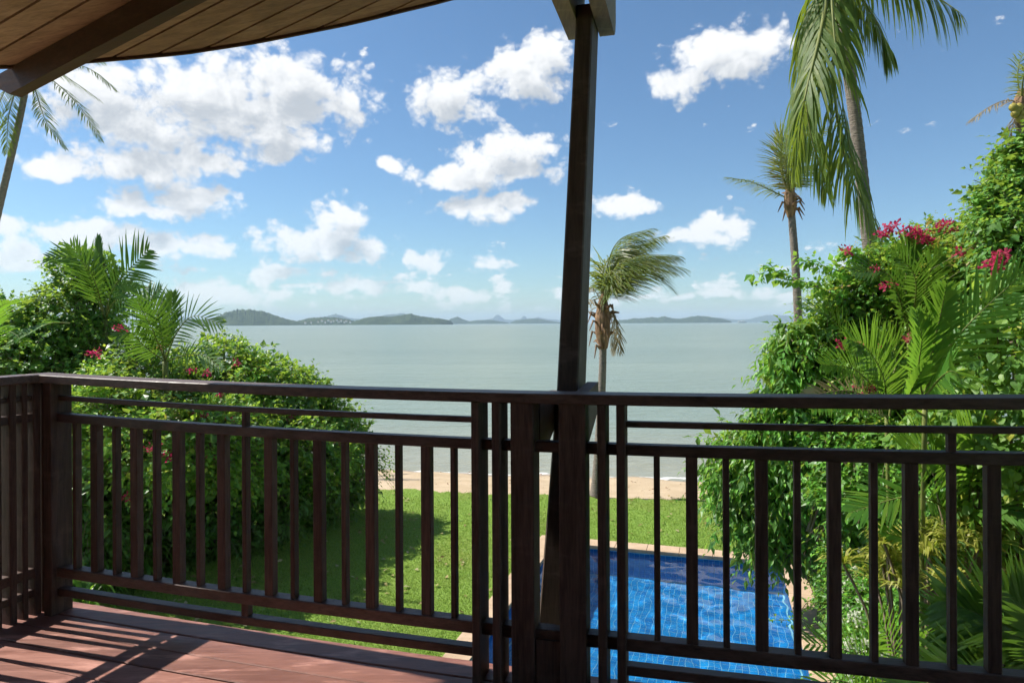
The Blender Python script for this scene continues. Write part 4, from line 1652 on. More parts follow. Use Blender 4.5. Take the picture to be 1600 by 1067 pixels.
def palm_corner():
    d = 14.0
    b = P(1605, 600, d); b[2] = 0
    root = thing('coconut_palm', b, 'coconut palm at the right edge with a dry frond and yellow coconuts', 'palm tree', 'coconut palms')
    trunk_part(root, [b, P(1603, 400, d), P(1598, 200, d), P(1596, 165, d)], 0.14, 0.10, n=70)
    m = MB()
    m.tube([P(1597, 185, d), P(1596, 168, d), P(1598, 140, d)], [0.1, 0.2, 0.08], 10)
    m.build('crown_shaft', MAT['husk'], root)
    for p, mt in (([(1596, 162, d), (1572, 157, d), (1545, 168, d), (1515, 189, d)], ('leaf_dry', 'rachis_dry')),
                  ([(1596, 160, d), (1590, 120, d), (1598, 85, d), (1620, 70, d)], ('leaf_windy', 'rachis')),
                  ([(1596, 160, d), (1600, 120, d - .4), (1615, 100, d - .6), (1650, 100, d - .8)], ('leaf_windy', 'rachis')),
                  ([(1596, 165, d), (1586, 185, d), (1580, 210, d), (1582, 235, d)], ('leaf_dry', 'rachis_dry')),
                  ([(1596, 160, d), (1630, 140, d), (1680, 150, d), (1720, 200, d)], ('leaf_windy', 'rachis'))):
        frond(root, g, pxpath(p), mt, name='dry_frond' if 'dry' in mt[0] else 'frond', ll=0.40, lw=0.026, n=40, hang=0.5, droop=0.35, r0=0.02, jit=0.15)
    for (u, v) in ((1583, 168), (1588, 173), (1592, 168), (1594, 186), (1598, 178), (1586, 178)):
        c = P(u, v, d - 0.25)
        mm = MB()
        pts = [c + UP * z for z in (0.085, 0.07, 0.035, 0, -0.04, -0.075, -0.09)]
        mm.tube(pts, [0.01, 0.045, 0.072, 0.082, 0.072, 0.04, 0.01], 10)
        mm.build('coconut', MAT['nut'], root, smooth=True)


def palm_left():
    d = 23.0
    b = P(-62, 640, d); b[2] = 0
    root = thing('coconut_palm', b, 'leaning coconut palm at the far left with its crown behind the rafter end', 'palm tree', 'coconut palms')
    trunk_part(root, [b, P(-40, 500, d), P(-6, 345, d), P(22, 225, d), P(38, 150, d), P(44, 112, d)], 0.125, 0.09, n=90)
    m = MB()
    m.tube([P(41, 130, d), P(44, 112, d), P(46, 95, d)], [0.12, 0.24, 0.1], 10)
    m.build('crown_shaft', MAT['husk'], root)
    c0 = (45, 108, d)
    for i, p in enumerate([
        [c0, (85, 128, d), (125, 168, d - .5), (158, 220, d - 1)],
        [c0, (58, 150, d), (72, 190, d - .6), (102, 232, d - .9)],
        [c0, (90, 98, d), (140, 108, d - .4), (182, 142, d - .8)],
        [c0, (80, 108, d + .5), (118, 130, d + .8), (158, 158, d + 1)],
        [c0, (28, 135, d), (14, 180, d - .4), (10, 240, d - .8)],
        [c0, (85, 85, d + .5), (125, 85, d + 1), (162, 98, d + 1.4)],
        [c0, (20, 85, d), (-20, 90, d), (-50, 130, d)],
        [c0, (50, 60, d), (70, 30, d), (110, 20, d)],
        [c0, (20, 120, d - .5), (0, 160, d - 1), (-15, 215, d - 1.2)],
    ]):
        frond(root, g, pxpath(p), ('leaf_coco', 'rachis'), ll=0.62, lw=0.036, n=48, hang=0.55, droop=0.35, wind=(0.25, 0, -0.1), r0=0.03, jit=0.12, start=0.14, gap=0.08)


palm_centre(); palm_behind(); palm_big(); palm_corner(); palm_left()

# ------------------------------------------------------------------ left side planting
def flowers(root, spots, mat='petal_pink', n=22, rad=0.09, size=0.05, name='flower_cluster'):
    """clusters of papery bracts, each cluster one part"""
    for (c, s) in spots:
        o = nrm(g.normal(0, 1, (int(n * s), 3)))
        p = c + o * (rad * s) * g.uniform(0.2, 1.0, (len(o), 1)) * np.array([1.2, 1, 0.8])
        ax = nrm(o + g.normal(0, 0.6, o.shape))
        V, F = leaf_batch(p, ax, nrm(g.normal(0, 1, o.shape)), np.full(len(o), size) * g.uniform(0.7, 1.2, len(o)), np.full(len(o), size * 0.85), LEAF_OVATE)
        k = np.arange(len(o)) * 5
        F = np.concatenate([F, np.stack([k, k + 2, np.full(len(o), len(V))], 1)])      # bracts meet on a short stalk
        V = np.concatenate([V, np.array([c])])
        part(name, V, F, MAT[mat], root)


def new_growth(root, spots, n=9, ll=0.06):
    """yellow-bronze young shoots"""
    for sp_ in spots:
        c = P(*sp_)
        p = c + g.normal(0, 0.16, (n, 3))
        dq = nrm(g.normal(0, 0.5, (n, 3)) + np.array([0, -0.5, 0.8]))
        V, F = sprays(g, p, dq, g.uniform(0.15, 0.4, n), 9, ll, ll * 0.6, 0.2, 0.1)
        part('young_shoots', V, F, MAT['leaf_young'], root, kind='stuff')


def left_side():
    # creeper-smothered tree
    bush('creeper_tree', 'tall tree smothered in creeper rising behind the left end of the railing', 'tree',
         [blob(128, 425, 13.8, 42, 38), blob(118, 480, 13.6, 58, 52), blob(150, 455, 14.0, 34, 60), blob(95, 530, 13.4, 72, 60), blob(150, 560, 13.5, 60, 60), blob(120, 640, 13.5, 90, 80)],
         g, 1500, 700, 0.085, 0.070, k=9, L=(0.18, 0.42), mat='leaf_vine', base=P(120, 800, 13.7), seed=1.0, bump=0.18)
    bush('creeper_shrub', 'creeper covered shrub at the left edge of the view above the railing corner', 'shrub',
         [blob(20, 505, 13.2, 46, 42), blob(50, 560, 13.0, 72, 58), blob(-30, 540, 13.2, 70, 70), blob(0, 640, 13.0, 110, 80)],
         g, 1000, 500, 0.085, 0.068, k=9, L=(0.18, 0.42), mat='leaf_vine', base=P(20, 800, 13.4), seed=2.0)
    r = bush('bougainvillea', 'broad bougainvillea bank with scattered pink flowers behind the left railing', 'shrub',
             [blob(235, 600, 12.8, 85, 55, 110), blob(330, 612, 13.4, 85, 50, 110), blob(405, 598, 14.4, 62, 42, 80), blob(455, 628, 14.4, 60, 48, 80), blob(505, 655, 14.6, 46, 40, 60),
              blob(250, 690, 11.0, 110, 62, 100), blob(330, 690, 11.9, 100, 66, 100), blob(405, 690, 12.9, 90, 62, 90), blob(480, 705, 13.9, 72, 60, 80), blob(350, 560, 14.2, 50, 30, 70), blob(545, 690, 14.6, 32, 38), blob(170, 640, 11.2, 70, 50, 80)],
             g, 3000, 1500, 0.098, 0.068, k=9, L=(0.22, 0.5), mat='leaf_bush', base=P(330, 850, 12.6), seed=3.0, up=0.45, hang=0.15)
    new_growth(r, [(250, 640, 10.9), (290, 655, 11.1), (165, 610, 11.0), (350, 640, 11.9), (200, 690, 10.4), (300, 600, 12.4), (420, 610, 13.6), (265, 665, 10.6)])
    spots = []
    for (u, v, d, s) in ((148, 552, 10.9, 1.0), (252, 541, 12.0, .9), (322, 582, 12.3, .8), (343, 615, 12.2, .8), (310, 644, 11.3, .9), (318, 650, 11.2, .6), (357, 654, 11.6, .8), (240, 703, 10.2, 1.1), (265, 713, 10.3, .9),
                         (200, 776, 10.4, 1.0), (452, 653, 13.4, .9), (413, 690, 12.2, 1.1), (400, 720, 12.2, .9), (533, 690, 14.1, 1.0), (534, 722, 14.1, 1.2), (370, 566, 13.4, .9), (328, 715, 11.1, .8), (187, 512, 11.3, .9), (300, 578, 12.2, .7), (395, 650, 12.4, .7)):
        spots.append((P(u, v, d - 0.25), s * 1.2))
    flowers(r, spots)
    # darker shrubs filling down to the lawn
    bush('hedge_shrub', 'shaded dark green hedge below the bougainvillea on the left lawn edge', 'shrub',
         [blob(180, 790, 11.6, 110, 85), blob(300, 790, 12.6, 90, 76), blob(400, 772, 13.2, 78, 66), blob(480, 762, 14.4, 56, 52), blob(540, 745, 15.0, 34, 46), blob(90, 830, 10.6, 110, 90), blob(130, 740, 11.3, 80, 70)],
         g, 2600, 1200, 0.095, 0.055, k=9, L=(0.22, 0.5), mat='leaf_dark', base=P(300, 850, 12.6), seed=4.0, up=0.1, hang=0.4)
    r2 = thing('shrub_branch', P(585, 760, 15.2) * np.array([1, 1, 0]), 'sparse drooping branches at the right tip of the left shrubbery above the beach', 'shrub')
    pp, dd, LL = [], [], []
    for (u, v, d, a, b) in ((545, 690, 15, 25, 5), (556, 700, 15, 32, 20), (560, 718, 15, 38, 38), (555, 735, 15, 30, 40), (575, 720, 15, 30, 6), (590, 722, 15, 18, 3), (560, 705, 15, 40, 0), (545, 745, 15, 20, 42), (550, 760, 15, 10, 30), (565, 745, 15, 22, 34)):
        p0 = P(u, v, d); p1 = P(u + a * 1.3, v + b * 1.0, d)
        for q in range(5):
            jj = g.normal(0, 0.14, 3)
            pp.append(p0 + jj); dd.append(nrm(p1 - p0 + g.normal(0, 0.1, 3))); LL.append(np.linalg.norm(p1 - p0) * g.uniform(0.7, 1.2))
    pp, dd, LL = np.array(pp), np.array(dd), np.array(LL)
    V, F = sprays(g, pp, dd, LL, 12, 0.075, 0.045, 0.3, 0.3)
    part('foliage', V, F, MAT['leaf_bush'], r2, kind='stuff')
    V, F = twigs(pp, dd, LL, 0.3, 0.006)
    part('twigs', V, F, MAT['bark'], r2, kind='stuff')
    m = MB()
    gb = P(545, 800, 15); gb[2] = 0
    for q in (0, 10, 20, 35):
        m.tube(spline([gb, (gb + pp[q]) / 2 + g.normal(0, .08, 3), pp[q]], 7), [0.03, 0.028, 0.024, 0.02, 0.016, 0.012, 0.008], 6)
    m.build('stem', MAT['bark'], r2, smooth=True)

    # areca palms pushing out of the creeper
    ra = thing('areca_palm', P(170, 820, 13.5) * np.array([1, 1, 0]), 'areca palm at the top of the left creeper tree with one upright spear frond', 'palm tree', 'areca palms')
    c0 = (164, 500, 13.3)
    m = MB(); m.tube(spline([P(170, 820, 13.5) * np.array([1, 1, 0]), P(168, 660, 13.4), P(*c0)], 12), 0.05, 8); m.build('stem', MAT['rachis'], ra, smooth=True)
    for p, kw in (([c0, (158, 455, 13.3), (155, 415, 13.3), (154, 373, 13.3)], dict(ll=0.40, lw=0.045, fwd=3.2, lift=0.05, up=(0, -1, 0.1))),
                  ([c0, (175, 455, 13.1), (198, 425, 12.9), (230, 392, 12.6)], dict(ll=0.81, lw=0.070, fwd=0.7, lift=0.12, up=(0.1, -1, 0.1))),
                  ([c0, (148, 440, 12.5), (122, 405, 12.3), (78, 402, 12.2)], dict(ll=0.56, lw=0.052, fwd=0.6, lift=0.15, up=(0.1, -1, 0.3))),
                  ([c0, (142, 440, 12.7), (128, 408, 12.5), (112, 385, 12.4)], dict(ll=0.56, lw=0.052, fwd=0.6, lift=0.15, up=(0.1, -1, 0.3))),
                  ([c0, (180, 470, 12.7), (205, 468, 12.4), (232, 490, 12.2)], dict(ll=0.51, lw=0.052, fwd=0.6, lift=0.15, up=(0.1, -1, 0.3))),
                  ([c0, (170, 460, 13.8), (190, 440, 14.2), (215, 450, 14.5)], dict(ll=0.56, lw=0.052, fwd=0.6, lift=0.15, up=(0.1, -1, 0.3)))):
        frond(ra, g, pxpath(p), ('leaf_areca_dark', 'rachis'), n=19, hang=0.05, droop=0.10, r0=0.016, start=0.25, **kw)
    rb = thing('areca_palm', P(262, 820, 12) * np.array([1, 1, 0]), 'areca palm in front of the far island with arching fronds above the bougainvillea', 'palm tree', 'areca palms')
    c0 = (258, 565, 11.8)
    m = MB(); m.tube(spline([P(262, 820, 12) * np.array([1, 1, 0]), P(262, 680, 11.9), P(*c0)], 12), 0.05, 8); m.build('stem', MAT['rachis'], rb, smooth=True)
    for p, kw in (([c0, (262, 520, 11.8), (268, 490, 11.8), (270, 460, 11.8)], dict(ll=0.42, lw=0.052, fwd=1.1, lift=0.15, up=(0.1, -1, 0.3))),
                  ([c0, (275, 522, 11.6), (302, 494, 11.4), (344, 506, 11.2)], dict(ll=0.50, lw=0.042, fwd=0.6, lift=0.1, up=(0.0, -1, 0.25))),
                  ([c0, (245, 505, 11.9), (228, 472, 12), (190, 455, 12)], dict(ll=0.48, lw=0.052, fwd=0.6, lift=0.15, up=(0.1, -1, 0.3))),
                  ([c0, (248, 500, 11.5), (236, 470, 11.3), (250, 452, 11.1)], dict(ll=0.45, lw=0.052, fwd=0.7, lift=0.15, up=(0.1, -1, 0.3))),
                  ([c0, (238, 515, 11.3), (222, 485, 11.0), (215, 470, 10.9)], dict(ll=0.5, lw=0.052, fwd=0.6, lift=0.15, up=(0.1, -1, 0.3))),
                  ([c0, (250, 510, 12.2), (242, 470, 12.5), (232, 450, 12.7)], dict(ll=0.5, lw=0.052, fwd=0.6, lift=0.15, up=(0.1, -1, 0.3))),
                  ([c0, (290, 555, 11.2), (320, 556, 11.0), (346, 576, 10.8)], dict(ll=0.36, lw=0.052, fwd=0.6, lift=0.15, up=(0.1, -1, 0.3))),
                  ([c0, (225, 540, 11.4), (205, 520, 11.1), (185, 525, 10.9)], dict(ll=0.45, lw=0.052, fwd=0.6, lift=0.15, up=(0.1, -1, 0.3)))):
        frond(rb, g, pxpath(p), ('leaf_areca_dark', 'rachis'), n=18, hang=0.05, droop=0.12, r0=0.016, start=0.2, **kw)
    rc = thing('areca_palm', P(20, 820, 10.8) * np.array([1, 1, 0]), 'small areca palm with a pale drooping frond at the far left edge', 'palm tree', 'areca palms')
    c0 = (-20, 560, 10.6)
    m = MB(); m.tube(spline([P(20, 820, 10.8) * np.array([1, 1, 0]), P(0, 680, 10.7), P(*c0)], 12), 0.05, 8); m.build('stem', MAT['rachis'], rc, smooth=True)
    for p in ([(110, 505, 10.4), (80, 505, 10.3), (50, 518, 10.1), (14, 540, 9.9)], [c0, (-10, 500, 10.5), (0, 480, 10.4), (25, 470, 10.3)], [c0, (-5, 520, 10.3), (20, 520, 10.1), (40, 540, 9.9)]):
        frond(rc, g, pxpath(p), n=22, hang=0.05, droop=0.15, r0=0.014, start=0.15, ll=0.36, lw=0.040, fwd=0.6, lift=0.2)
    # strappy plants along the shaded foot of the hedge
    for i, (u, d, txt) in enumerate(((150, 10.3, 'beside the corner post'), (215, 11.0, 'second from the corner post'), (275, 11.6, 'third from the corner post'), (130, 9.4, 'nearest the deck edge'))):
        b = P(u, 800, d); b[2] = 0
        t = thing('strap_plant', b, 'clump of narrow arching leaves at the shaded hedge foot, ' + txt, 'plant', 'strap-leaved plants at the hedge foot')
        for q in range(46):
            a = g.uniform(0, 6.28); ln = g.uniform(0.5, 0.95)
            o = np.array([math.cos(a), math.sin(a), 0])
            pts = np.array([b + UP * 0.3 * g.uniform(0, 1.6)] * 5) + np.outer(np.linspace(0, 1, 5), o * ln * 0.75)
            pts[:, 2] += ln * np.array([0, 0.28, 0.38, 0.3, 0.05])
            w = np.cross(o, UP)
            wd = np.array([0.012, 0.022, 0.022, 0.016, 0.002])
            if q == 0: VV, FF, n = [], [], 0
            VV.append(np.stack([pts - w * wd[:, None], pts + w * wd[:, None]], 1).reshape(-1, 3))
            FF.append(np.array([(2 * j, 2 * j + 1, 2 * j + 3, 2 * j + 2) for j in range(4)]) + n); n += 10
        part('leaves', np.concatenate(VV), np.concatenate(FF), MAT['leaf_areca'], t, kind='stuff')


left_side()
# ------------------------------------------------------------------ right side planting
def right_side():
    # soil bed between pool and boundary
    m = MB()
    for i in range(20):
        b0, b1 = COP + 1.2 - i * 0.6, COP + 1.2 - (i + 1) * 0.6
        w0 = 0.02 + 0.05 * math.sin(i * 1.7); w1 = 0.02 + 0.05 * math.sin((i + 1) * 1.7)
        m.add([pool(PW + COP + 0.04 + abs(w0), b0, 0.012), pool(PW + COP + 0.04 + abs(w1), b1, 0.012), pool(PW + 9, b1, 0.10), pool(PW + 9, b0, 0.10)], [(0, 1, 2, 3)])
    o = m.build('garden_bed', MAT['soil'])
    tag(o, kind='structure')

    r = bush('bougainvillea', 'tall bougainvillea crowned with bright pink flower clusters on the right', 'shrub',
             [blob(1400, 425, 8.6, 62, 42), blob(1470, 400, 8.4, 70, 40), blob(1345, 470, 8.8, 60, 44), blob(1520, 410, 8.0, 62, 44), blob(1430, 480, 8.6, 90, 60), blob(1330, 540, 8.8, 62, 54), blob(1400, 580, 8.4, 90, 80), blob(1500, 480, 8.0, 70, 60), blob(1560, 380, 7.8, 50, 40)],
             g, 2700, 1100, 0.068, 0.044, k=10, L=(0.18, 0.45), mat='leaf_bush', base=P(1420, 900, 8.6), seed=5.0, up=0.5, bump=0.2)
    new_growth(r, [(1450, 400, 7.7), (1520, 395, 7.2), (1490, 420, 7.4), (1360, 440, 8.1), (1500, 375, 7.6)], 8, 0.05)
    spots = []
    for (u, v, d, s) in ((1388, 356, 8.2, 1.15), (1398, 352, 8.2, .9), (1380, 366, 8.2, .8), (1436, 366, 8.0, 1.25), (1446, 374, 8.0, 1.0), (1430, 360, 8.0, .8), (1478, 352, 7.9, 1.2), (1490, 356, 7.9, 1.1), (1470, 352, 7.9, .8), (1412, 362, 8.1, .8),
                         (1556, 408, 5.9, 1.2), (1562, 398, 5.9, .8), (1549, 416, 5.9, .8), (1322, 392, 8.3, .9), (1370, 420, 8.1, .7), (1387, 444, 8.0, .9), (1499, 396, 7.2, .6), (1511, 395, 7.2, .6), (1425, 528, 7.6, .9), (1318, 538, 8.0, 1.0), (1338, 541, 8.0, .6),
                         (1353, 609, 7.2, 1.2), (1375, 536, 7.8, .6)):
        spots.append((P(u, v, d - 0.3), s * 1.15))
    flowers(r, spots, n=26, rad=0.075, size=0.042)
    # long arching sprays reaching out over the water
    br = thing('arching_branches', P(1330, 860, 8.8) * np.array([1, 1, 0]), 'long leafy branches arching out left in front of the slender palm trunk', 'shrub')
    pp, dd, LL = [], [], []
    for path in ([(1400, 500, 8.7), (1340, 465, 8.7), (1270, 445, 8.6), (1182, 428, 8.5)], [(1400, 480, 8.7), (1350, 440, 8.6), (1300, 420, 8.5), (1252, 408, 8.4)], [(1390, 520, 8.6), (1340, 480, 8.5), (1285, 452, 8.4), (1196, 418, 8.4)], [(1400, 470, 8.6), (1370, 420, 8.5), (1345, 400, 8.4), (1320, 392, 8.3)]):
        pts = spline(pxpath(path), 34)
        m = MB(); m.tube(pts, list(np.linspace(0.012, 0.003, 34)), 5); m.build('branch', MAT['bark'], br, smooth=True)
        for i in range(4, 34):
            tdir = nrm(pts[min(i + 1, 33)] - pts[i - 1])
            for sgn in (-1, 1):
                pp.append(pts[i] + g.normal(0, 0.012, 3)); dd.append(nrm(tdir * 0.6 + g.normal(0, 0.5, 3) + UP * 0.1)); LL.append(g.uniform(0.06, 0.16))
    pp, dd, LL = np.array(pp), np.array(dd), np.array(LL)
    V, F = sprays(g, pp, dd, LL, 4, 0.095, 0.062, 0.2, 0.6, jit=0.25)
    part('foliage', V, F, MAT['leaf_hang'], br, kind='stuff')

    # drooping small-leaved tree leaning over the pool
    bush('drooping_tree', 'light green tree with drooping leaves overhanging the far right pool corner', 'tree',
         [blob(1262, 540, 8.9, 44, 34), blob(1300, 515, 9.2, 44, 28), blob(1240, 588, 8.9, 36, 34), blob(1290, 590, 9.0, 62, 50), blob(1250, 650, 9.2, 64, 42), blob(1165, 700, 9.6, 46, 28), blob(1215, 705, 9.4, 68, 40), blob(1145, 745, 9.7, 36, 26), blob(1190, 765, 9.6, 52, 42),
          blob(1260, 745, 9.4, 72, 60), blob(1185, 812, 9.6, 40, 34), blob(1225, 815, 9.6, 48, 40), blob(1262, 800, 9.8, 44, 40)],
         g, 2300, 900, 0.115, 0.045, k=10, L=(0.22, 0.5), mat='leaf_hang', base=P(1330, 900, 9.4), seed=6.0, up=0.0, hang=0.75, droop=0.4, tmpl=LEAF_LONG, keep=0.7)
    # bare grey branches showing through
    ob = thing('bare_branch', P(1310, 900, 8.6) * np.array([1, 1, 0]), 'pale bare branches slanting through the foliage right of the pool', 'branch')
    for a, b, c in (((1262, 830, 8.7), (1278, 770, 8.6), (1300, 720, 8.5)), ((1266, 830, 8.7), (1284, 780, 8.55), (1308, 705, 8.4)), ((1310, 900, 8.6), (1290, 850, 8.6), (1264, 828, 8.7))):
        m = MB(); m.tube(spline(pxpath([a, b, c]), 8), [0.022, 0.020, 0.019, 0.017, 0.015, 0.013, 0.011, 0.009], 6); m.build('branch', MAT['bark'], ob, smooth=True)

    # tall creeper tree at the right edge
    bush('creeper_tree', 'tall creeper draped tree rising along the right edge of the view', 'tree',
         [blob(1592, 245, 6.9, 26, 30), blob(1590, 300, 6.8, 34, 36), blob(1570, 345, 6.8, 34, 34), blob(1610, 280, 6.9, 50, 70), blob(1602, 370, 6.6, 60, 50), blob(1560, 322, 6.8, 26, 30), blob(1640, 400, 6.6, 90, 90)],
         g, 1500, 600, 0.066, 0.045, k=10, L=(0.14, 0.34), mat='leaf_vine', base=P(1640, 950, 6.6), seed=7.0, hang=0.5, bump=0.25)
    tp = thing('climbing_tendril', P(1545, 900, 6.7) * np.array([1, 1, 0]), 'thin leafy shoot standing clear of the foliage below the corner palm', 'shrub')
    pts = spline(pxpath([(1572, 400, 6.7), (1556, 355, 6.7), (1535, 335, 6.7), (1524, 300, 6.7)]), 26)
    m = MB(); m.tube(pts, list(np.linspace(0.008, 0.002, 26)), 5); m.build('stem', MAT['bark'], tp)
    q = np.repeat(pts[4:], 3, 0)
    dq = nrm(g.normal(0, 0.6, q.shape) + np.array([0, 0, 0.25]))
    V, F = sprays(g, q, dq, g.uniform(0.04, 0.13, len(q)), 3, 0.06, 0.04, 0.2, 0.4)
    part('foliage', V, F, MAT['leaf_vine'], tp, kind='stuff')

    # heart-leaved creeper, close to the balcony: its biggest leaves are single pieces
    hb = [blob(1560, 470, 6.2, 62, 50), blob(1585, 540, 6.0, 90, 66), blob(1530, 545, 6.2, 56, 62), blob(1555, 620, 6.0, 80, 62), blob(1500, 660, 6.1, 74, 46), blob(1590, 690, 5.9, 90, 70), blob(1630, 600, 5.9, 90, 120), blob(1450, 690, 6.3, 56, 36), blob(1600, 780, 5.9, 90, 80), blob(1560, 860, 6.1, 70, 60)]
    root = thing('heart_leaf_creeper', P(1570, 1000, 5.8) * np.array([1, 1, 0]), 'creeper with large heart shaped leaves filling the right edge beside the railing', 'creeper')
    p, o = on_blobs(g, hb, 2900, 0.9, 1.06, 0.10, 0.85, 8.0)
    nl = len(p)
    ax = nrm(np.array([0, 0, -0.75]) + o * 0.6 + g.normal(0, 0.35, p.shape))
    nn = nrm(o * 0.9 + np.array([-0.25, 0.05, 0.75]) + g.normal(0, 0.3, p.shape))
    ln = 0.082 * g.uniform(0.55, 1.2, nl)
    view = (p[:, 0] / p[:, 1] * FPX + U0 < 1610) & (o[:, 1] < 0.1) & (p[:, 2] > 3.2)
    size = np.where(view, ln / p[:, 1], 0)
    pick = np.argsort(-size)[:300]
    rest = np.setdiff1d(np.arange(nl), pick)
    V, F = leaf_batch(p[rest], ax[rest], nn[rest], ln[rest], ln[rest] * 0.95, LEAF_HEART)
    part('foliage', V, F, MAT['leaf_heart'], root, kind='stuff')
    tv, tf = LEAF_HEART
    protos = []
    for k in range(6):
        v = tv.copy(); v[:, 2] *= 0.5 + 0.35 * k; v[:, 1] *= 0.85 + 0.05 * k
        protos.append(mesh_np('heart_leaf', v, tf, MAT['leaf_heart_single']))
    from mathutils import Matrix
    for i, k in enumerate(pick):
        a = ax[k]; b = nrm(np.cross(nn[k], a)); c = np.cross(a, b)
        s = ln[k]
        ob = link('leaf', protos[i % 6], root)
        w = p[k] - OFF[root.name]
        ob.matrix_local = Matrix(((a[0] * s, b[0] * s, c[0] * s, w[0]), (a[1] * s, b[1] * s, c[1] * s, w[1]), (a[2] * s, b[2] * s, c[2] * s, w[2]), (0, 0, 0, 1)))
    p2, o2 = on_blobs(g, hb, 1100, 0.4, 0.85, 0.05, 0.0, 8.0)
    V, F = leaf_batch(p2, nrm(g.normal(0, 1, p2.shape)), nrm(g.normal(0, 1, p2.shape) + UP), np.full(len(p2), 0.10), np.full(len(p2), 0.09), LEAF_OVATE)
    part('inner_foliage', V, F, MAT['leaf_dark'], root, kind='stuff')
    m = MB()
    gb = P(1570, 1000, 5.8); gb[2] = 0.05
    for (c, r_) in hb:
        m.tube(spline([gb, (gb + c) / 2 + g.normal(0, 0.1, 3), c], 8), list(np.linspace(0.03, 0.008, 8)), 6)
    m.build('stem', MAT['bark'], root, smooth=True)

    # areca palms between the shrubs
    def areca(gu, gd, c0, label, fr, n=24, mats=('leaf_areca', 'rachis')):
        b = P(gu, 950, gd); b[2] = 0.02
        t = thing('areca_palm', b, label, 'palm tree', 'areca palms')
        m = MB()
        m.tube(spline([b, (b + P(*c0)) / 2 + g.normal(0, 0.05, 3), P(*c0)], 14), [0.020] * 14, 8)
        m.build('stem', MAT['rachis'], t, smooth=True)
        for p, kw in fr:
            kw = dict(dict(up=(0.1, -1, 0.4), n=n, hang=0.04, droop=0.12, r0=0.014, start=0.12, ll=0.42, lw=0.040, fwd=0.6, lift=0.25), **kw)
            mm = kw.pop('mats', mats)
            frond(t, g, pxpath(p), mm, **kw)
    areca(1450, 6.6, (1445, 640, 5.5), 'areca palm with one long frond reaching up right in front of the heart leaves', [
        ([(1445, 620, 5.5), (1470, 560, 5.4), (1520, 500, 5.3), (1600, 425, 5.2)], dict(ll=0.45, n=25, lw=0.030, up=(-0.3, -1, 0.2), lift=0.1, fwd=0.75)),
        ([(1445, 620, 5.5), (1456, 550, 5.4), (1468, 500, 5.3), (1478, 450, 5.2)], dict(ll=0.31, up=(-0.4, -1, 0.2), fwd=0.9)),
        ([(1445, 620, 5.5), (1470, 590, 5.1), (1490, 580, 4.9), (1505, 600, 4.7)], dict(ll=0.30)),
        ([(1445, 640, 5.5), (1435, 580, 5.4), (1440, 530, 5.3), (1432, 490, 5.3)], dict(ll=0.29, fwd=0.9)),
        ([(1445, 650, 5.5), (1430, 640, 5.3), (1420, 620, 5.1), (1445, 570, 5.0)], dict(ll=0.21, fwd=0.9)),
    ])
    areca(1380, 7.2, (1385, 650, 7.2), 'bright green areca palm in the middle of the right shrubs just above the handrail', [
        ([(1385, 640, 7.2), (1380, 590, 7.1), (1355, 545, 7.0), (1325, 530, 6.9)], dict(ll=0.46, up=(0.2, -1, 0.3), n=32)),
        ([(1385, 640, 7.2), (1360, 600, 7.0), (1330, 575, 6.8), (1285, 570, 6.6)], dict(ll=0.42, n=32, up=(0.1, -0.9, 0.5))),
        ([(1385, 640, 7.2), (1410, 610, 6.9), (1420, 590, 6.7), (1445, 600, 6.5)], dict(ll=0.3)),
        ([(1385, 650, 7.2), (1350, 640, 6.9), (1310, 632, 6.8), (1270, 640, 6.6)], dict(ll=0.36, up=(0, -0.6, 0.8))),
        ([(1390, 650, 7.2), (1395, 590, 7.3), (1400, 560, 7.4), (1380, 520, 7.4)], dict(ll=0.42)),
        ([(1385, 640, 7.2), (1355, 620, 6.9), (1320, 610, 6.7), (1262, 618, 6.6)], dict(ll=0.3, mats=('leaf_dry', 'rachis_dry'), name='dry_frond', gap=0.1)),
    ])
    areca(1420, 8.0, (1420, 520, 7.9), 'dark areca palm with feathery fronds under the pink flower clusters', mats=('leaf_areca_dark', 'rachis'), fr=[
        ([(1420, 520, 7.9), (1415, 450, 7.8), (1418, 410, 7.8), (1428, 368, 7.8)], dict(ll=0.4, fwd=0.9, up=(0, -1, 0.1))),
        ([(1420, 520, 7.9), (1400, 450, 7.7), (1380, 425, 7.6), (1335, 425, 7.5)], dict(ll=0.42, up=(0, -0.8, 0.6))),
        ([(1420, 520, 7.9), (1445, 455, 7.7), (1455, 420, 7.6), (1470, 400, 7.5)], dict(ll=0.46, up=(0, -1, 0.3))),
        ([(1420, 520, 7.9), (1430, 470, 7.5), (1428, 430, 7.3), (1400, 395, 7.2)], dict(ll=0.44, up=(0, -1, 0.3))),
        ([(1420, 540, 7.9), (1440, 500, 7.5), (1462, 490, 7.3), (1475, 520, 7.1)], dict(ll=0.4)),
        ([(1340, 560, 8.0), (1310, 510, 7.9), (1285, 488, 7.8), (1252, 480, 7.7)], dict(ll=0.34, up=(0, -0.6, 0.8))),
    ])
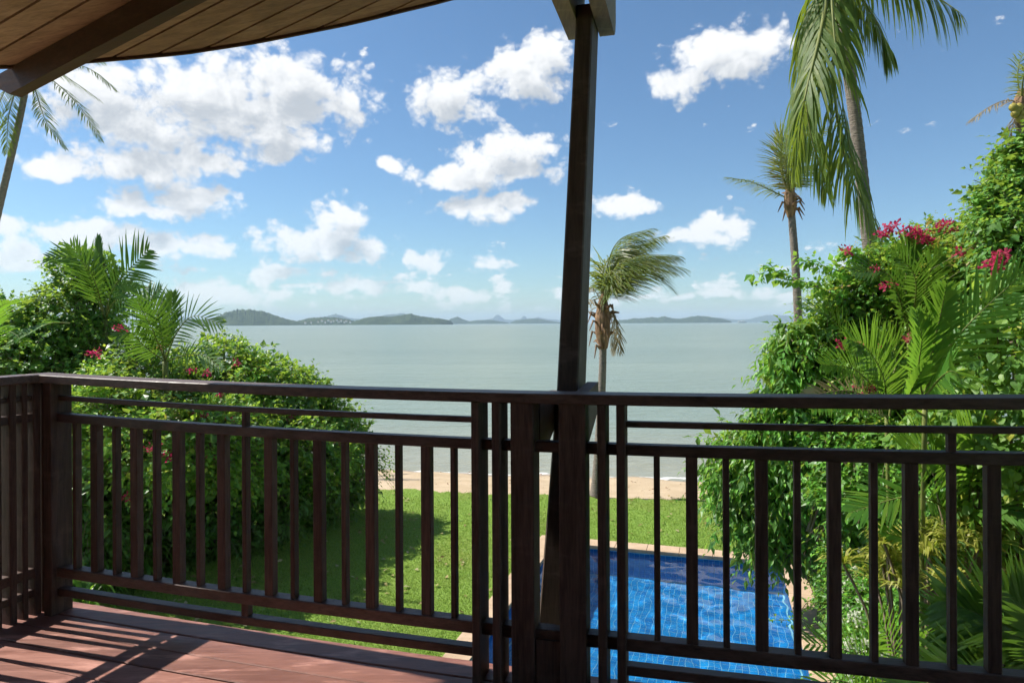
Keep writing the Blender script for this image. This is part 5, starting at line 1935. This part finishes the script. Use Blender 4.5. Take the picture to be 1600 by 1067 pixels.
    areca(1500, 6.2, (1500, 800, 6.2), 'low areca palm with long pale leaflets seen between the right hand balusters', [
        ([(1510, 800, 6.2), (1480, 740, 6.0), (1450, 710, 5.9), (1410, 700, 5.8)], dict(ll=0.62, lw=0.045, up=(0, -0.8, 0.5), n=30)),
        ([(1510, 800, 6.2), (1520, 740, 5.9), (1530, 700, 5.8), (1500, 672, 5.7)], dict(ll=0.55, lw=0.045, up=(0, -1, 0.3))),
        ([(1500, 830, 6.2), (1470, 790, 6.1), (1420, 775, 6.0), (1330, 800, 5.9)], dict(ll=0.45, n=30, up=(0, -0.6, 0.9), hang=0.2)),
        ([(1500, 830, 6.2), (1520, 800, 5.9), (1555, 790, 5.7), (1590, 810, 5.6)], dict(ll=0.5, up=(0, -0.8, 0.6))),
        ([(1500, 850, 6.2), (1480, 860, 6.0), (1440, 850, 5.9), (1380, 830, 5.9)], dict(ll=0.36, up=(0, -0.6, 0.9))),
    ])
    areca(1560, 5.6, (1600, 990, 5.2), 'dark palm at the lower right corner with broad ribbed fronds fanning upward', mats=('leaf_areca_dark', 'rachis'), fr=[
        ([(1640, 1060, 4.9), (1590, 990, 4.9), (1545, 965, 4.9), (1480, 940, 4.9)], dict(ll=0.62, lw=0.055, up=(0.3, -1, 0.3), n=34, fwd=0.9)),
        ([(1640, 1080, 4.9), (1600, 1020, 4.9), (1560, 1000, 4.9), (1470, 985, 4.9)], dict(ll=0.6, lw=0.055, up=(0.3, -1, 0.3), n=34, fwd=0.9)),
        ([(1640, 1060, 4.9), (1620, 980, 4.8), (1610, 960, 4.8), (1580, 930, 4.8)], dict(ll=0.55, lw=0.055, up=(0, -1, 0.3), n=30, fwd=0.9)),
        ([(1640, 1080, 4.9), (1560, 1060, 4.8), (1480, 1060, 4.7), (1400, 1080, 4.6)], dict(ll=0.55, lw=0.05, n=30, fwd=0.9)),
    ])
    areca(1390, 6.6, (1400, 1080, 6.2), 'low spiky palm poking up beside the pool coping at bottom right', [
        ([(1410, 1090, 6.2), (1360, 1040, 6.1), (1320, 1015, 6.0), (1265, 1005, 5.9)], dict(ll=0.45, lw=0.03, up=(0, -0.8, 0.6), n=20)),
        ([(1410, 1090, 6.2), (1400, 1040, 6.0), (1390, 1000, 5.9), (1370, 965, 5.8)], dict(ll=0.45, lw=0.032, n=20)),
        ([(1410, 1090, 6.2), (1420, 1050, 6.0), (1440, 1020, 5.9), (1450, 985, 5.8)], dict(ll=0.4, lw=0.03, n=20)),
        ([(1410, 1090, 6.2), (1340, 1070, 6.0), (1300, 1062, 5.9), (1260, 1075, 5.8)], dict(ll=0.4, lw=0.03, n=20)),
    ])

    # white-flowered shrub by the coping
    ws = bush('flowering_shrub', 'shrub dotted with white blossom beside the right pool coping', 'shrub',
              [blob(1312, 925, 8.4, 24, 28), blob(1345, 915, 8.1, 42, 38), blob(1350, 965, 7.8, 40, 42), blob(1380, 950, 7.6, 54, 56), blob(1370, 1020, 7.2, 60, 50), blob(1430, 1000, 7.0, 60, 60), blob(1350, 870, 8.3, 50, 38), blob(1312, 885, 8.7, 26, 24)],
              g, 1900, 700, 0.062, 0.040, k=9, L=(0.14, 0.32), mat='leaf_hang', base=P(1370, 1000, 7.6), seed=9.0)
    sp = []
    for _ in range(150):
        u, v = g.uniform(1308, 1450), g.uniform(855, 1060)
        d = 8.6 - (v - 850) / 200 * 1.9 + g.normal(0, 0.12) - 0.30
        if u < 1320 and v < 880: continue
        sp.append((P(u, v, d), g.uniform(0.5, 1.0)))
    flowers(ws, sp, 'petal_white', n=13, rad=0.07, size=0.036, name='blossom')

    # variegated yellow plants
    for i, (u, v, d, txt) in enumerate(((1405, 885, 6.4, 'lower left of the three'), (1450, 855, 6.0, 'largest of the three'), (1500, 850, 5.9, 'right of the three'))):
        b = P(u, v, d)
        t = thing('variegated_plant', (b[0], b[1], 0.02), 'yellow striped bushy plant in the right bed, ' + txt, 'plant', 'yellow variegated plants')
        m = MB(); VV, FF, n = [], [], 0
        for s in range(10):
            hd = b + g.normal(0, 0.20, 3) * np.array([1, 1, 0.9])
            m.tube(spline([(b[0], b[1], 0.02), (b + hd) / 2 * np.array([1, 1, 0.7]), hd], 6), 0.014, 5)
            for q in range(42):
                a = g.uniform(0, 6.28); ln = g.uniform(0.18, 0.34); el = g.uniform(0.0, 1.0)
                o_ = np.array([math.cos(a), math.sin(a), 0])
                pts = np.array([hd] * 4) + np.outer(np.array([0, .4, .75, 1.0]), o_ * ln * (1 - 0.5 * el))
                pts[:, 2] += ln * np.array([0, 0.3, 0.36, 0.2]) * (0.4 + 1.4 * el)
                w = np.cross(o_, UP); wd = np.array([0.008, 0.013, 0.010, 0.001])
                VV.append(np.stack([pts - w * wd[:, None], pts + w * wd[:, None]], 1).reshape(-1, 3))
                FF.append(np.array([(2 * j, 2 * j + 1, 2 * j + 3, 2 * j + 2) for j in range(3)]) + n); n += 8
        m.build('stem', MAT['bark'], t)
        part('leaves', np.concatenate(VV), np.concatenate(FF), MAT['leaf_yellow'], t, kind='stuff')

    # background and filling shrubs
    bush('garden_shrub', 'dark green shrubs behind the white blossom and yellow plants', 'shrub',
         [blob(1350, 760, 8.2, 70, 60), blob(1340, 820, 8.9, 60, 40), blob(1430, 780, 8.2, 80, 60), blob(1320, 690, 8.6, 60, 60), blob(1400, 690, 8.0, 70, 60), blob(1500, 740, 7.4, 80, 70), blob(1500, 930, 7.6, 60, 60)],
         g, 2000, 1100, 0.088, 0.052, k=9, L=(0.2, 0.42), mat='leaf_hang', base=P(1430, 900, 7.8), seed=10.0, hang=0.3)
    bush('low_hedge', 'low clipped green edging along the outer side of the right coping', 'hedge',
         [blob(1280, 892, 10.9, 12, 10), blob(1292, 912, 10.3, 14, 12), blob(1304, 938, 9.6, 15, 14), blob(1320, 972, 8.9, 17, 16), blob(1336, 1010, 8.3, 20, 18)],
         g, 500, 250, 0.04, 0.026, k=8, L=(0.08, 0.2), mat='leaf_hang', base=P(1290, 960, 8.9), seed=11.0)
    # overhanging twig with yellow leaves at the pool edge
    tw = thing('overhanging_twig', P(1300, 960, 8.6) * np.array([1, 1, 0]), 'single leafy twig hanging over the right edge of the pool', 'branch')
    pts = spline(pxpath([(1285, 930, 8.4), (1262, 940, 8.4), (1240, 966, 8.4), (1205, 968, 8.4)]), 16)
    m = MB(); m.tube(pts, list(np.linspace(0.008, 0.002, 16)), 5); m.build('stem', MAT['bark'], tw)
    q = np.repeat(pts[3:], 3, 0)
    V, F = sprays(g, q, nrm(g.normal(0, 1, q.shape)), g.uniform(0.03, 0.1, len(q)), 2, 0.06, 0.036, 0.2, 0.2)
    part('foliage', V, F, MAT['leaf_bush'], tw, kind='stuff')


MAT['leaf_heart_single'] = None


def heart_single():
    t = NT('single_heart_leaf')
    oi = t.n('ShaderNodeObjectInfo')
    c = t.ramp(oi.outputs['Random'], [(0.0, (0.075, 0.195, 0.05)), (0.6, (0.14, 0.29, 0.06)), (0.95, (0.22, 0.37, 0.065)), (1.0, (0.45, 0.42, 0.05))])
    p = t.principled(c, 0.45, 0.35)
    tr = t.n('ShaderNodeBsdfTranslucent')
    t.l(t.mix(0.5, c, (0.50, 0.62, 0.05)), tr.inputs[0])
    ms = t.n('ShaderNodeMixShader'); ms.inputs[0].default_value = 0.5
    t.l(p, ms.inputs[1]); t.l(tr.outputs[0], ms.inputs[2])
    return t.done(ms.outputs[0])


MAT['leaf_heart_single'] = heart_single()
right_side()


# ------------------------------------------------------------------ lawn grass and litter
def in_pool(p):
    a = (p - PO) @ E1; b = (p - PO) @ E2
    return (a > -COP - 0.01) & (a < PW + COP + 0.03) & (b > -PL - COP) & (b < COP + 0.01)


def build_grass():
    n = 330000
    # more blades near the balcony where they show larger
    y = 17.3 - (17.3 - 6.0) * g.random(n) ** 0.8
    x = g.uniform(-0.80, 0.62, n) * y
    p = np.stack([x, y, np.zeros(n)], 1)
    far = 16.8 - 0.165 * x + 0.10 * np.sin(x * 1.9) + 0.06 * np.sin(x * 4.7 + 1) + 0.05 * np.sin(x * 11.3) + 0.04 * np.sin(x * 23.0 + 2)
    ok = (~in_pool(p)) & (y < far + 0.06) & (((p - PO) @ E1 < PW + 0.4) | (((p - PO) @ E2 > COP + 1.0) & ((p - PO) @ E1 < PW + 3.0)))
    ok &= (x > -9)
    p = p[ok]; n = len(p)
    cl = n3(p, 2.3, 4.0) * 0.5 + 0.5
    h = g.uniform(0.022, 0.05, n) * (0.75 + 0.5 * cl)
    a = g.uniform(0, 6.28, n)
    w = np.stack([np.cos(a), np.sin(a), np.zeros(n)], 1) * (g.uniform(0.0035, 0.0065, n))[:, None]
    lean = np.stack([g.normal(0, 1, n), g.normal(0, 1, n), np.zeros(n)], 1) * (h * 0.55)[:, None]
    tip = p + lean + np.stack([np.zeros(n), np.zeros(n), h], 1)
    p[:, 2] -= 0.002
    V = np.stack([p - w, p + w, tip], 1).reshape(-1, 3)
    F = np.arange(3 * n).reshape(-1, 3)
    o = part('grass', V, F, MAT['grass'])
    tag(o, 'short green grass blades covering the lawn between the hedge and the pool', 'grass', kind='stuff')
    # ragged fringe of runners where the turf meets the sand
    # fallen leaves
    k = 480
    y = 16.8 - 7.6 * g.random(k) ** 1.1
    x = g.uniform(-0.5, 0.4, k) * y
    q = np.stack([x, y, np.full(k, 0.035)], 1)
    q = q[~in_pool(q) & (x < 4.3)]
    k = len(q)
    V, F = leaf_batch(q, nrm(g.normal(0, 1, (k, 3)) * np.array([1, 1, 0.15])), nrm(g.normal(0, 0.35, (k, 3)) + UP), g.uniform(0.06, 0.13, k), g.uniform(0.04, 0.08, k), LEAF_OVATE)
    o = part('fallen_leaves', V, F, MAT['leaf_fallen'])
    tag(o, 'dry fallen leaves scattered over the sunny lawn', 'fallen leaves', kind='stuff')
    # seaweed and sticks along the tide line
    k = 160
    x = g.uniform(-8, 8, k)
    y = lawn_far(0) - 0.165 * x + g.uniform(0.8, 5.4, k)
    z = np.interp(y - (16.8 - 0.165 * x), [0, 1, 2, 3, 4, 5, 6], [-0.055, -0.14, -0.25, -0.37, -0.50, -0.66, -0.83]) + 0.045
    q = np.stack([x, y, z], 1)
    V, F = leaf_batch(q, nrm(g.normal(0, 1, (k, 3)) * np.array([1, 1, 0.1])), nrm(g.normal(0, 0.3, (k, 3)) + UP), g.uniform(0.05, 0.16, k), g.uniform(0.02, 0.05, k), LEAF_OVATE)
    o = part('beach_debris', V, F, MAT['husk'])
    tag(o, 'scattered brown flotsam lying on the sand', 'debris', kind='stuff')


build_grass()


# ------------------------------------------------------------------ sea haze
def build_haze():
    x0, x1, y0, y1, z0, z1 = -15500, 15500, -60, 15500, -4.0, 190.0
    m = MB()
    m.box(((x0 + x1) / 2, (y0 + y1) / 2, (z0 + z1) / 2), (1, 0, 0), (0, 1, 0), (0, 0, 1), ((x1 - x0) / 2, (y1 - y0) / 2, (z1 - z0) / 2))
    t = NT('sea_haze')
    v = t.n('ShaderNodeVolumePrincipled')
    v.inputs['Color'].default_value = (0.60, 0.80, 1.0, 1)
    v.inputs['Density'].default_value = HAZE
    v.inputs['Anisotropy'].default_value = 0.0
    t.l(v.outputs[0], t.out.inputs['Volume'])
    o = m.build('haze', t.m)
    tag(o, kind='stuff')


HAZE = 0.00009
build_haze()
